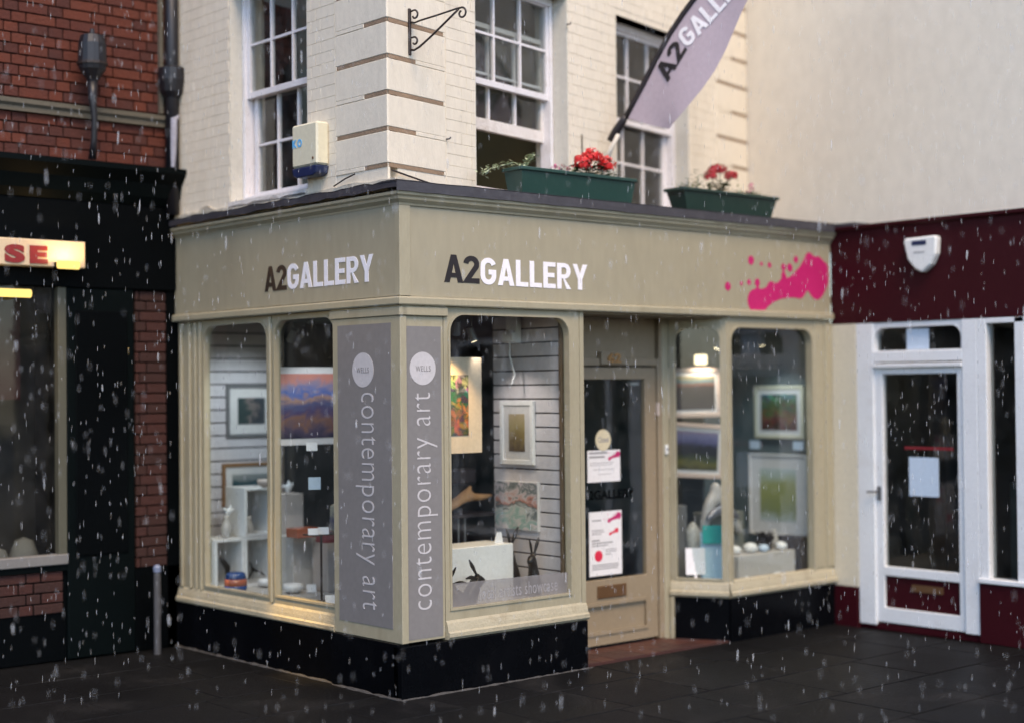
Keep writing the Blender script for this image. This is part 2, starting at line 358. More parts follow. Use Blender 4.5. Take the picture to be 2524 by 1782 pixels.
def arch_loop(u0, u1, z0, z1, r, k=7, sc=1.0):
    """opening with rounded top corners"""
    l = [(u0, z0), (u1, z0)]
    l += [(u1 - r + r*math.cos(a), z1 - r*sc + r*sc*math.sin(a)) for a in [math.pi/2*i/k for i in range(k+1)]]
    l += [(u0 + r - r*math.sin(a), z1 - r*sc + r*sc*math.cos(a)) for a in [math.pi/2*i/k for i in range(k+1)]]
    return l
def rect(u0, u1, z0, z1): return [(u0, z0), (u1, z0), (u1, z1), (u0, z1)]
def text(body, F, u0, u1, z0, z1, d, mat, parent, name='lettering', rot=0, bold=0.0, th=.004, spacing=1.0):
    """lettering fitted to the rectangle u0..u1, z0..z1 on a face; rot 90 reads upwards, -90 reads downwards"""
    c = bpy.data.curves.new('lettering_curve', 'FONT'); c.body = body; c.offset = bold; c.resolution_u = 5; c.space_character = spacing
    o = bpy.data.objects.new('lettering_source', c); COL.objects.link(o)
    bpy.context.view_layer.update()
    me = bpy.data.meshes.new_from_object(o.evaluated_get(bpy.context.evaluated_depsgraph_get()))
    vs = [v.co.copy() for v in me.vertices]; fs = [tuple(p.vertices) for p in me.polygons]
    bpy.data.objects.remove(o); bpy.data.curves.remove(c); bpy.data.meshes.remove(me)
    xs = [v.x for v in vs]; ys = [v.y for v in vs]; x0, x1, y0, y1 = min(xs), max(xs), min(ys), max(ys)
    out = []
    for v in vs:
        a = (v.x-x0)/(x1-x0); b = (v.y-y0)/(y1-y0)
        if rot == 90: a, b = 1-b, a
        elif rot == -90: a, b = b, 1-a
        uu = u1 + (u0-u1)*a if F.flip else u0 + (u1-u0)*a
        out.append((uu, z0 + (z1-z0)*b))
    m = MB(); n = len(out)
    m.add([F.p(a, d+th, b) for a, b in out] + [F.p(a, d, b) for a, b in out], fs)
    # edge faces give the letters their thickness
    cnt = {}
    for f in fs:
        for i in range(len(f)):
            e = (f[i], f[(i+1) % len(f)]); k = tuple(sorted(e)); cnt.setdefault(k, []).append(e)
    m.f += [(e[0][1], e[0][0], n+e[0][0], n+e[0][1]) for k, e in cnt.items() if len(e) == 1]
    return m.build(name, mat, parent)
def _stroke(pts, t):
    """a polyline with width, mitred, as a closed outline"""
    P = [Vector(p) for p in pts]; L, Rr = [], []
    for i, p in enumerate(P):
        a = (P[i]-P[i-1]).normalized() if i else None; b = (P[i+1]-P[i]).normalized() if i < len(P)-1 else None
        if a is None: d = Vector((-b.y, b.x)); k = 1
        elif b is None: d = Vector((-a.y, a.x)); k = 1
        else:
            m = (a+b).normalized(); d = Vector((-m.y, m.x)); k = 1/max(.5, d.dot(Vector((-a.y, a.x))))
        L.append(p + d*t/2*k); Rr.append(p - d*t/2*k)
    return [tuple(q) for q in L] + [tuple(q) for q in Rr[::-1]]
def _arc(cx, cy, rx, ry, a0, a1, n=10): return [(cx+rx*math.cos(R(a0+(a1-a0)*i/n)), cy+ry*math.sin(R(a0+(a1-a0)*i/n))) for i in range(n+1)]
_T = .185
GLYPH = {
 'A': (.70, [[[(0, 0), (.252, 1), (.448, 1), (.70, 0), (.503, 0), (.462, .18), (.238, .18), (.197, 0)], [(.276, .34), (.35, .68), (.424, .34)]]]),
 '2': (.60, [[_stroke(_arc(.295, .70, .205, .208, 175, -28, 12) + [(.12, .092), (.60, .092)], _T)]]),
 'G': (.66, [[_stroke(_arc(.33, .665, .235, .243, 18, 180, 10) + _arc(.33, .335, .235, .243, 180, 360, 12) + [(.565, .47), (.34, .47)], _T)]]),
 'L': (.53, [[[(0, 0), (0, 1), (_T+.01, 1), (_T+.01, .17), (.53, .17), (.53, 0)]]]),
 'E': (.55, [[[(0, 0), (0, 1), (.55, 1), (.55, .83), (_T+.01, .83), (_T+.01, .59), (.50, .59), (.50, .42), (_T+.01, .42), (_T+.01, .17), (.55, .17), (.55, 0)]]]),
 'R': (.64, [[[(0, 0), (0, 1), (.34, 1)] + _arc(.34, .70, .275, .30, 85, -90, 10) + [(.62, .02), (.63, 0), (.415, 0), (.27, .40), (_T+.01, .40), (_T+.01, 0)],
             [(_T+.01, .565), (_T+.01, .83), (.34, .83)] + _arc(.34, .6975, .095, .1325, 80, -90, 8)]]),
 'Y': (.68, [[[(0, 1), (.205, 1), (.34, .62), (.475, 1), (.68, 1), (.437, .40), (.437, 0), (.243, 0), (.243, .40)]]]),
}
def sign_letters(word, place, mat, parent, gap=.075, th=.003):
    """bold grotesque capitals; place(a, b, lift) maps the word's own 0..1 x 0..1 box onto the board"""
    tot = sum(GLYPH[c][0] for c in word) + gap*(len(word)-1); x = 0; out = []
    for c in word:
        w, parts = GLYPH[c]; m = MB()
        for loops in parts:
            tris = tessellate_polygon([[Vector((a, b, 0)) for a, b in l] for l in loops]); flat = [q for l in loops for q in l]; n = len(flat)
            m.add([place((x+a)/tot, b, th) for a, b in flat] + [place((x+a)/tot, b, 0) for a, b in flat], [tuple(t) for t in tris] + m._sides(loops, n))
        out.append(m.build('letter', mat, parent)); x += w + gap
    return out
def splat(F, u0, u1, z0, z1, d, parent, mat, name='paint_splat', cells=110, th=.002):
    """the splash emblem: union of blobs, traced from a sampled field"""
    B = [(.86, .60, .12), (.93, .58, .095), (.80, .70, .085), (.72, .54, .085), (.90, .78, .055), (.88, .40, .085), (.965, .70, .05), (.66, .42, .08), (.60, .40, .07), (.54, .37, .065), (.48, .33, .065), (.42, .28, .065), (.36, .22, .075), (.31, .16, .085), (.28, .22, .07), (.72, .36, .055), (.62, .70, .035), (.56, .70, .03), (.56, .58, .028), (.55, .46, .03), (.44, .42, .035), (.81, .86, .04), (.68, .82, .03),
         (.26, .76, .042), (.355, .72, .02), (.43, .71, .026), (.05, .38, .04), (.17, .43, .02), (.24, .455, .026), (.315, .46, .032)]
    asp = (z1-z0)/(u1-u0); nx = cells; ny = max(8, int(cells*asp))
    def f(a, b):
        s = 0
        for x, y, r in B: s += math.exp(-(((a-x)**2 + ((b-y)*asp)**2)/(r*r*.55))*1.0)
        return s - .46
    g = [[f(i/nx, j/ny) for i in range(nx+1)] for j in range(ny+1)]
    m = MB(); vs = {}; V = []; Fs = []
    def P(x, y):
        k = (round(x, 5), round(y, 5))
        if k not in vs: vs[k] = len(V); V.append(k)
        return vs[k]
    for j in range(ny):
        for i in range(nx):
            c = [(i, j), (i+1, j), (i+1, j+1), (i, j+1)]; val = [g[q[1]][q[0]] for q in c]
            if max(val) <= 0: continue
            poly = []
            for k in range(4):
                a, b = c[k], c[(k+1) % 4]; va, vb = val[k], val[(k+1) % 4]
                if va > 0: poly.append(P(a[0]/nx, a[1]/ny))
                if (va > 0) != (vb > 0):
                    t = va/(va-vb); poly.append(P((a[0]+(b[0]-a[0])*t)/nx, (a[1]+(b[1]-a[1])*t)/ny))
            if len(poly) > 2: Fs.append(tuple(poly))
    pts = []
    for a, b in V:
        uu = u1 + (u0-u1)*a if F.flip else u0 + (u1-u0)*a
        pts.append(F.p(uu, d, z0+(z1-z0)*b))
    m.add(pts, Fs)
    return m.build(name, mat, parent)
def skin(name, verts, edges, radii, mat, parent=None, loc=(0, 0, 0), rotz=0, sub=2, scale=1.0):
    me = bpy.data.meshes.new(name); me.from_pydata([Vector(v)*scale for v in verts], edges, [])
    o = bpy.data.objects.new(name, me); COL.objects.link(o)
    md = o.modifiers.new('s', 'SKIN'); sb = o.modifiers.new('d', 'SUBSURF'); sb.levels = sub; sb.render_levels = sub
    for i, r in enumerate(radii):
        r = r if isinstance(r, tuple) else (r, r)
        me.skin_vertices[0].data[i].radius = (r[0]*scale, r[1]*scale)
    me.skin_vertices[0].data[0].use_root = True
    bpy.context.view_layer.update()
    m2 = bpy.data.meshes.new_from_object(o.evaluated_get(bpy.context.evaluated_depsgraph_get()))
    o.modifiers.clear(); o.data = m2; bpy.data.meshes.remove(me); m2.name = name
    for p in m2.polygons: p.use_smooth = True
    m2.materials.clear(); m2.materials.append(mat)
    pw = Vector((0, 0, 0))
    if parent: o.parent = parent; pw = WP[parent.name]
    o.location = Vector(loc) - pw; o.rotation_euler = (0, 0, rotz); WP[o.name] = Vector(loc)
    return o

_bm = {}
def brick_mesh(L, H, D, mat, key, bev=.004):
    k = (round(L, 3), key)
    if k not in _bm:
        m = MB().box(W0, -L/2, L/2, -D/2, D/2, -H/2, H/2); o = m.build('brick', mat, None, bevel=bev)
        _bm[k] = o.data; bpy.data.objects.remove(o)
    return _bm[k]
def bricks(F, u0, u1, z0, z1, d, parent, mats, holes=(), limit=300, ch=.0775, jt=.010, deep=.03, var=.0015, name='brick', bev=.004, prefer=None):
    """Flemish bond; every brick its own object up to the limit, the farthest rest joined in one part"""
    rot = math.atan2(F.u.y, F.u.x); items = []
    nrow = int(round((z1-z0)/ch)); H = ch - jt
    for r in range(nrow):
        z = z0 + (r+.5)*ch; x = u0 - (.0 if r % 2 == 0 else .17) ; i = r % 2
        while x < u1:
            L = .2275 if i % 2 == 0 else .1125
            a, b = max(x, u0), min(x+L, u1); x += L; i += 1
            segs = [(a, b)]
            for (h0, h1, g0, g1) in holes:
                if z + H/2 > g0 and z - H/2 < g1:
                    ns = []
                    for s0, s1 in segs:
                        if s1 <= h0 or s0 >= h1: ns.append((s0, s1))
                        else:
                            if s0 < h0: ns.append((s0, h0))
                            if s1 > h1: ns.append((h1, s1))
                    segs = ns
            for s0, s1 in segs:
                if s1 - s0 > .035: items.append((s0, s1 - jt, z))
    if prefer: items.sort(key=prefer)
    rest = MB()
    for n, (a, b, z) in enumerate(items):
        off = rnd.uniform(-var, var)
        if n < limit:
            mt = mats[rnd.randrange(len(mats))]; me = brick_mesh(b-a, H, deep, mt, mt.name, bev)
            o = bpy.data.objects.new(name, me); COL.objects.link(o); o.parent = parent
            o.location = F.p((a+b)/2, d - deep/2 + off, z) - WP[parent.name]; o.rotation_euler = (0, rnd.uniform(-.004, .004), rot)
        else: rest.box(F, a, b, d-deep, d+off, z-H/2, z+H/2)
    if rest.v: tag(rest.build('brick', mats[0], parent), kind='stuff')

# ================================================================ SETTING: pavement
ground = MB().box(W0, -60, 60, -60, 60, -.30, -.012).build('ground', ground_m); tag(ground, kind='structure')
pav = MB().box(W0, -9.5, 4.43, -2.86, 9.5, -.11, -.012 + .004).build('pavement', ground_m); tag(pav, kind='structure')
# flagstones laid in courses; joints are real gaps
slab_rot = R(0)
for r in range(11):
    y = 2.82 - (r+1)*.66; x = -3.2 - (r % 3)*.31
    while x < 4.40:
        L = rnd.choice([.62, .78, .92, .70]); x1 = min(x+L, 4.41)
        y0, y1 = y, y+.65
        a, b = x, x1 - .006; x = x1
        # keep clear of the buildings
        if a > -.02 and y0 >= -.02: continue
        if b > 0 and y1 > 0:
            if a < 0 and y0 >= -.03: b = min(b, -.004)
            else:
                y1 = min(y1, -.004)
        if y1 - y0 < .05 or b - a < .05: continue
        if a < -3.6 or y0 < -4.3: continue
        h = rnd.uniform(-.0012, .0012)
        m = MB().box(W0, a, b, -y1 + .004, -y0, -.07, h)
        o = m.build('paving_slab', rnd.choice([stone, stone, stone_b]), pav, bevel=.006)
        o.rotation_euler = (rnd.uniform(-.003, .003), rnd.uniform(-.003, .003), 0)
# mortar fillet along the foot of the shop
fil = MB()
fr_ = random.Random(12)
fil.tube([(x, -.042 + fr_.uniform(-.005, .003), .0) for x in np.linspace(-.05, 1.62, 40)], [fr_.uniform(.004, .014) for _ in range(40)], 6)
fil.tube([(-.044 + (.028 if y > .735 else 0) + fr_.uniform(-.006, .002), y, .0) for y in np.linspace(-.03, 2.86, 60)], [fr_.uniform(.004, .017) for _ in range(60)], 6)
tag(fil.build('mortar_fillet', paint('pale_mortar', (.055, .052, .05), .9, .4, 12, .8, 60), pav))
# doorstep of red quarry tiles
step = MB().prism(W0, [[(1.585, -.05), (3.14, -.05), (3.14, .012), (1.585, .012)]], -.42, .0).build('doorstep', mortar); tag(step, kind='structure')
for i in range(10):
    for j in range(3):
        a = 1.59 + i*.155; b = a + .149; y0 = .004 + j*.14; y1 = y0 + .134
        if b > 3.13 - y1*.60: continue
        o = MB().box(W0, a, b, -y1, -y0, .008, .020 + rnd.uniform(-.001, .001)).build('tile', rnd.choice([tile_m, tile_n]), step, bevel=.003)
# ================================================================ GALLERY BUILDING
GB = empty('gallery_building', (2.2, 1.4, 0), label='two-storey cream painted corner building with taupe shopfront and sash windows', cat='building')
def wall_with_openings(F, u0, u1, z0, z1, d0, d1, holes, name, mat, parent, **k):
    us = sorted({u0, u1} | {h for q in holes for h in q[:2]}); zs = sorted({z0, z1} | {h for q in holes for h in q[2:]})
    return MB().prism(F, [rect(u0, u1, z0, z1)] + [rect(*h)[::-1] for h in holes], d0, d1).build(name, mat, parent)
W1 = (.93, 2.07, 3.30, 4.87); W2 = (2.745, 3.88, 3.30, 4.87); WL = (.915, 1.925, 3.30, 4.90)
TOP = 7.0
wall_with_openings(UW, 0.10, 4.93, 3.22, TOP, -.30, -.003, [W1, W2], 'wall', cream, GB)
MB().box(UL, .006, .082, -.022, -.003, 3.22, TOP).build('wall', cream, GB)
wall_with_openings(UL, 0.080, 2.78, 3.22, TOP, -.30, -.003, [WL], 'wall', cream, GB)
# roof over the upper storey so the rooms are dark
MB().add([(.02, .2, TOP-.1), (4.8, 1.3, TOP-.1), (4.8, 6.5, TOP-.1), (.02, 6.5, TOP-.1), (.02, .2, TOP), (4.8, 1.3, TOP), (4.8, 6.5, TOP), (.02, 6.5, TOP)],
         [(0, 1, 2, 3), (4, 5, 6, 7), (0, 1, 5, 4), (1, 2, 6, 5), (2, 3, 7, 6), (3, 0, 4, 7)]).build('roof', lead_m, GB)
# painted brick courses
qz = [3.371 + .2335*i for i in range(-1, 16)]
pf = lambda q: abs(q[2]-3.9)*1.2 + q[0]*.4
bricks(UW, .60, 4.36, 3.216, 3.216 + .0775*45, 0, GB, [cream], holes=[(*W1[:2], 3.3, W1[3]), (*W2[:2], 3.3, W2[3])], limit=230, prefer=lambda q: abs(q[2]-4.1) + q[0]*.05, jt=.0028, bev=.0010, var=.0009)
bricks(UL, .58, 2.77, 3.216, 3.216 + .0775*45, 0, GB, [cream], holes=[(*WL[:2], 3.3, WL[3])], limit=68, prefer=lambda q: abs(q[2]-4.1) + q[0]*.3, jt=.0024, bev=.0008, var=.0003)
# quoin stones, each with its weathered bed joint
for i, z in enumerate(qz):
    if z < 3.3: continue
    lr, ll = (.575, .25) if i % 2 else (.285, .56)
    if z > TOP - .3: break
    H = .2335
    top_z = z + H - .0035
    m = MB()
    m.box(UW, .004, .592, -.015, .003, z + .028, top_z)
    m.box(UW, lr, .592, -.015, .003, z + .0, z + .028)
    q = m.build('quoin_stone', cream, GB, bevel=.003)
    MB().box(UW, .014, lr - .002, -.016, .0004, z + .001, z + .027).build('bed_joint', slot_m, q)
    m = MB()
    m.box(UL, -.0, .572, -.02, .003, z + .028, top_z)
    m.box(UL, ll, .572, -.02, .003, z, z + .028)
    q = m.build('quoin_stone', cream, GB, bevel=.003)
    MB().box(UL, .006, ll - .002, -.016, .0004, z + .001, z + .027).build('bed_joint', slot_m, q)
    # far end of the street wall
    z2 = z + .012 + .006*i; lf = .30 if i % 2 else .56
    m = MB(); m.box(UW, 4.362, 4.93, -.03, .004, z2 + .026, z2 + H - .0035 + .006)
    if lf < .5: m.box(UW, 4.362, 4.93 - lf, -.03, .004, z2, z2 + .026)
    q = m.build('quoin_stone', cream, GB, bevel=.003)
    MB().box(UW, 4.93 - lf + .002, 4.928, -.028, .0004, z2 + .001, z2 + .025).build('bed_joint', slot_m, q)
# lintels over the street windows
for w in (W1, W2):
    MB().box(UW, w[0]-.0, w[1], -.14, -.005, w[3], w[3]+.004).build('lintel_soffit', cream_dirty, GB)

def sash_window(F, u0, u1, z0, z1, inset, sashes, parent, glass_m, wm, worn=None):
    """box frame with an outer upper sash and an inner lower sash; sashes: (u0,u1,z0,z1,cols,rows,depth,bottom rail height)"""
    win = MB().prism(F, [rect(u0, u1, z0, z1), rect(u0+.035, u1-.035, z0+.05, z1-.06)[::-1]], -inset-.10, -inset).build('sash_window', wm, parent, bevel=.003)
    for k, (a, b, c, e, cols, rows, dep, rail, trail) in enumerate(sashes):
        st = .045
        m = MB(); D0, D1 = -dep-.04, -dep
        m.box(F, a, a+st, D0, D1, c, e); m.box(F, b-st, b, D0, D1, c, e)
        m.box(F, a+st, b-st, D0, D1, c, c+rail); m.box(F, a+st, b-st, D0, D1, e-trail, e)
        m.build('sash_frame', worn if (worn and k == 1) else wm, win, bevel=.002)
        iu0, iu1, iz0, iz1 = a+st, b-st, c+rail, e-trail; bw = .018
        for i in range(1, cols):
            x = iu0 + (iu1-iu0)*i/cols
            MB().box(F, x-bw/2, x+bw/2, D0+.006, D1-.003, iz0, iz1).build('glazing_bar', wm, win, bevel=.002)
        for j in range(1, rows):
            y = iz0 + (iz1-iz0)*j/rows
            MB().box(F, iu0, iu1, D0+.009, D1-.006, y-bw/2, y+bw/2).build('glazing_bar', wm, win)
        for i in range(cols):
            for j in range(rows):
                xa = iu0 + (iu1-iu0)*i/cols; xb = iu0 + (iu1-iu0)*(i+1)/cols; ya = iz0 + (iz1-iz0)*j/rows; yb = iz0 + (iz1-iz0)*(j+1)/rows
                t = rnd.uniform(-.002, .002)
                MB().add([F.p(xa, D0+.018+t, ya), F.p(xb, D0+.018-t, ya), F.p(xb, D0+.018-t+rnd.uniform(-.002, .002), yb), F.p(xa, D0+.018+t, yb)], [(0, 1, 2, 3)]).build('pane', glass_m, win)
    return win
# street window with its lower sash pushed half up
sash_window(UW, .94, 2.06, 3.32, 4.87, .13, [(.985, 2.045, 4.10, 4.85, 3, 2, .15, .045, .05), (.985, 2.045, 3.79, 4.56, 3, 2, .20, .085, .035)], GB, G_up, sash_white, worn_white)
sash_window(UW, 2.755, 3.87, 3.32, 4.87, .13, [(2.80, 3.83, 4.065, 4.83, 3, 2, .15, .045, .05), (2.80, 3.83, 3.37, 4.12, 3, 2, .20, .07, .035)], GB, G_up, sash_white)
sash_window(UL, .925, 1.915, 3.32, 4.90, .10, [(.955, 1.885, 4.09, 4.88, 3, 2, .12, .045, .05), (.985, 1.86, 3.34, 4.13, 3, 2, .17, .06, .035)], GB, G_up, sash_white)
for F, w in ((UW, W1), (UW, W2), (UL, WL)):
    MB().box(F, w[1]-.006, w[1]+.02, -.13, -.004, 3.30, w[3]).build('window_reveal', reveal_m, GB)
    MB().box(F, w[0]-.02, w[0]+.006, -.13, -.004, 3.30, w[3]).build('window_reveal', reveal_m, GB)
    MB().box(F, w[0], w[1], -.20, .02, 3.28, 3.325).build('window_cill', worn_white, GB)
# rooms behind the upper windows
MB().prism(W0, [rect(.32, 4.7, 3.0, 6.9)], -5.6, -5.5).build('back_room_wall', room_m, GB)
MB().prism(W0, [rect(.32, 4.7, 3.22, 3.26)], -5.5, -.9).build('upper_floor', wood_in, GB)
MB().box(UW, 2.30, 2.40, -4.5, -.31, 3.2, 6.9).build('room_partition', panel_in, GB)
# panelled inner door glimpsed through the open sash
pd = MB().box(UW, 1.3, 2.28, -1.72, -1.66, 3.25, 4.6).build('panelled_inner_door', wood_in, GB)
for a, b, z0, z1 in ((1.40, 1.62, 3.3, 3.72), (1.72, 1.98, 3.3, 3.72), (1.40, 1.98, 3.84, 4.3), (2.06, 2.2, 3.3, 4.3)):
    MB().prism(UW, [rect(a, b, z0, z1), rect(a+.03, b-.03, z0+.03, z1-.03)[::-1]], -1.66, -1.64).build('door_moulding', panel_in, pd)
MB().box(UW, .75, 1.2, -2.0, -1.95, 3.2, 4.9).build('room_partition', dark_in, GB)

# ---- body over the shop (flat roof of the projecting shopfront)
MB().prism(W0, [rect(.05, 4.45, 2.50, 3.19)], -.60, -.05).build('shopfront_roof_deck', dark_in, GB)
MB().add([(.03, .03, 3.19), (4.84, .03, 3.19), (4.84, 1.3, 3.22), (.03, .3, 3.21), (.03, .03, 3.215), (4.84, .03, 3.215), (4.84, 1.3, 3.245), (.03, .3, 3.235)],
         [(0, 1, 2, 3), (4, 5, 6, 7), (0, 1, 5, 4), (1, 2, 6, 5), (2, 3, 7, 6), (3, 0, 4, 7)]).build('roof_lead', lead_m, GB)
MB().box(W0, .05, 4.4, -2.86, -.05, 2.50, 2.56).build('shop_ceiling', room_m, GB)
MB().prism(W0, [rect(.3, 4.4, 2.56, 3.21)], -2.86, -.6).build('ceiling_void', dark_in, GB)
# lead flashing with a wavering lower edge
def wavy_sheet(F, u0, u1, d, ztop, zbot, amp, n, name, mat, parent, seed=1, th=.006, tamp=0.0, foot=.02):
    rr = random.Random(seed); m = MB(); t = []; b = []
    for i in range(n+1):
        u = u0 + (u1-u0)*i/n; t.append((u, ztop + tamp*rr.uniform(-1, 1))); b.append((u, zbot + amp*rr.uniform(-1, 1)))
    m.prism(F, [b + t[::-1]], d-th, d)
    # dressed over the edge
    m.prism(F, [[(a, z-.004) for a, z in t] + [(a, z+.002) for a, z in t[::-1]]], -.12, d)
    return m.build(name, mat, parent)
wavy_sheet(FR, -.075, 4.47, .072, 3.262, 3.196, .003, 40, 'lead_flashing', lead_m, GB, 3, tamp=.002)
wavy_sheet(FL, -.072, 2.87, .070, 3.262, 3.215, .006, 34, 'lead_flashing', lead_m, GB, 5, tamp=.007)
# ragged mortar bed between wall foot and lead on the side face
rr = random.Random(4); m = MB()
b = [(.02 + 2.82*i/40, 3.255) for i in range(41)]; t = [(.02 + 2.82*i/40, 3.285 + .018*rr.random() + (.03 if i in (33, 34, 20) else 0)) for i in range(41)]
m.prism(FL, [b + t[::-1]], -.13, .02); m.build('mortar_upstand', cream_dirty, GB)
# two broken slate slips and a cable by the corner
MB().tube([UL.p(.32, .03, 3.355), UL.p(.42, .035, 3.335), UL.p(.56, .03, 3.300)], .005, 6).build('loose_cable', iron, GB)
MB().tube([UW.p(.02, .012, 3.35), UW.p(.2, .02, 3.325), UW.p(.45, .02, 3.295), UW.p(.6, .03, 3.28)], .006, 6).build('loose_cable', iron, GB)

# ---- cornice and fascia, mitred at the corner
corn = [(0, 3.115), (.012, 3.115), (.016, 3.128), (.040, 3.150), (.044, 3.166), (.058, 3.178), (.060, 3.196), (0, 3.196)]
MB().profile(FR, corn, 0, 4.43, -1, 0).build('cornice_moulding', taupe_frame, GB)
MB().profile(FL, corn, 0, 2.87, -1, 0).build('cornice_moulding', taupe_frame, GB)
fas = [(0, 2.482), (.034, 2.482), (.038, 2.490), (.038, 2.524), (.030, 2.532), (0, 2.540)]
MB().profile(FR, fas, 0, 4.42, -1, 0).build('fascia_bottom_moulding', taupe_frame, GB)
MB().profile(FL, fas, 0, 2.87, -1, 0).build('fascia_bottom_moulding', taupe_frame, GB)
fb = MB().box(FR, .078, 4.425, -.04, .0, 2.541, 3.114).build('fascia_board', taupe, GB)
MB().box(FR, -.012, .076, -.04, .012, 2.541, 3.114).build('fascia_corner_post', taupe_frame, GB, bevel=.002)
fl = MB().box(FL, -.010, 2.86, -.04, .010, 2.541, 3.114).build('fascia_board', taupe, GB)
def _pl(F, ul, ur, zl, zr, h, d): return lambda a, b, l: F.p(ul + (ur-ul)*a, d + l, zl + (zr-zl)*a + h*b)
sign_letters('A2', _pl(FR, .357, .655, 2.640, 2.640, .180, .0005), black_letter, fb, .02)
sign_letters('GALLERY', _pl(FR, .664, 1.645, 2.636, 2.630, .178, .0005), white_letter, fb)
sign_letters('A2', _pl(FL, 1.567, 1.285, 2.646, 2.646, .176, .0105), black_letter, fl, .02)
sign_letters('GALLERY', _pl(FL, 1.275, .270, 2.646, 2.646, .176, .0105), white_letter, fl)
splat(FR, 3.08, 4.40, 2.50, 3.06, .0015, fb, pink)

# ---- corner pier
pil = [('right', FR), ('left', FL)]
MB().box(FR, -.0, .372, -.04, .022, 2.415, 2.472).build('pilaster_cap', taupe_frame, GB, bevel=.005)
MB().box(FR, .0, .372, -.04, .010, 2.472, 2.482).build('pilaster_neck', taupe_frame, GB)
MB().box(FL, -.022, .76, -.04, .022, 2.415, 2.472).build('pilaster_cap', taupe_frame, GB, bevel=.005)
MB().box(FL, .0, .76, -.04, .010, 2.472, 2.482).build('pilaster_neck', taupe_frame, GB)
MB().box(FR, .0, .345, -.04, .0, .345, 2.415).build('pilaster', taupe_frame, GB, bevel=.004)
MB().box(FL, -.012, .735, -.04, .012, .345, 2.415).build('pilaster', taupe_frame, GB, bevel=.004)
sp = MB().box(FR, .014, .322, .0, .003, .364, 2.349).build('vinyl_panel', mauve, GB)
text('contemporary art', FR, .105, .285, .545, 1.927, .0032, pale_vinyl, sp, rot=90, th=.0015, spacing=1.08, bold=-.014)
MB().disc(FR, .172, 2.081, .105, .003, .0045).build('disc', pale_vinyl, sp)
text('WELLS', FR, .115, .235, 2.062, 2.098, .0048, mauve, sp, th=.001, spacing=1.15)
sp = MB().box(FL, .085, .672, .012, .015, .432, 2.372).build('vinyl_panel', mauve, GB)
text('contemporary art', FL, .255, .475, .531, 1.930, .0152, pale_vinyl, sp, rot=-90, th=.0015, spacing=1.08, bold=-.014)
MB().disc(FL, .387, 2.077, .118, .015, .0165, rz=.112).build('disc', pale_vinyl, sp)
text('WELLS', FL, .32, .455, 2.058, 2.094, .0168, mauve, sp, th=.001, spacing=1.15)
# stall risers in gloss black
MB().box(FR, -.040, 1.583, -.05, .040, -.02, .332).build('stall_riser', plinth_m, GB, bevel=.004)
MB().box(FL, .0, .735, -.05, .040, -.02, .345).build('stall_riser', plinth_m, GB, bevel=.004)
MB().box(FL, .737, 2.87, -.05, .012, -.02, .345).build('stall_riser', plinth_m, GB, bevel=.004)

# ---- shop windows
def shop_window(F, u0, u1, z0, z1, g, r=.13, dfront=.0, thick=.07, parent=GB, mt=taupe_frame, gm=G_shop, hollows=True):
    """frame with rounded upper corners; g = glass openings [(u0,u1,z0,z1)...]"""
    loops = [rect(u0, u1, z0, z1)] + [arch_loop(*q, r)[::-1] for q in g]
    w = MB().prism(F, loops, dfront-thick, dfront).build('shop_window', mt, parent)
    for q in g:
        a, b, c, e = q
        MB().add([F.p(a-.01, dfront-thick+.012, c-.01), F.p(b+.01, dfront-thick+.012, c-.01), F.p(b+.01, dfront-thick+.012, e+.01), F.p(a-.01, dfront-thick+.012, e+.01)], [(0, 1, 2, 3)]).build('pane', gm, w)
        lo, li = arch_loop(a-.016, b+.016, c-.014, e+.014, r), arch_loop(a, b, c, e, r-.01)
        MB().prism(F, [lo, li[::-1]], dfront, dfront+.008).build('bead_moulding', mt, w)
    return w
w1 = shop_window(FR, .347, 1.56, .455, 2.481, [(.398, 1.458, .530, 2.430)], .125, thick=.05)
shop_window(FL, .738, 2.87, .45, 2.481, [(.750, 1.490, .512, 2.440), (1.590, 2.460, .495, 2.435)], .13, dfront=-.020, thick=.045)
for u, w in ((2.51, .018), (2.58, .018), (2.67, .03), (2.80, .04), (1.54, .028)):
    MB().box(FL, u-w/2, u+w/2, -.021, .0, .455, 2.47).build('window_post_moulding', taupe_frame, GB, bevel=.006)
# cills
cp = [(-.04, .333), (.026, .335), (.040, .352), (.040, .376), (.026, .386), (.022, .408), (.012, .440), (-.005, .462), (-.04, .468)]
MB().profile(FR, cp, .347, 1.60).build('window_cill', cill_m, GB)
MB().profile(FL, [(d-.02, z) for d, z in cp], .737, 2.87).build('window_cill', cill_m, GB)
# recess reveal beside the first window
MB().box(W0, 1.562, 1.60, -.46, .004, .02, 2.481).build('recess_reveal', taupe_frame, GB)
# frosted strip low in the first window
fs = MB().add([FR.p(a, -.032, z) for a, z in ((.395, .528), (1.462, .528), (1.462, .672), (.395, .686))], [(0, 1, 2, 3)]).build('frosted_film', film, w1)
text('local artists showcase', FR, .66, 1.36, .555, .640, -.0315, grey_print, w1, th=.001, spacing=1.1)

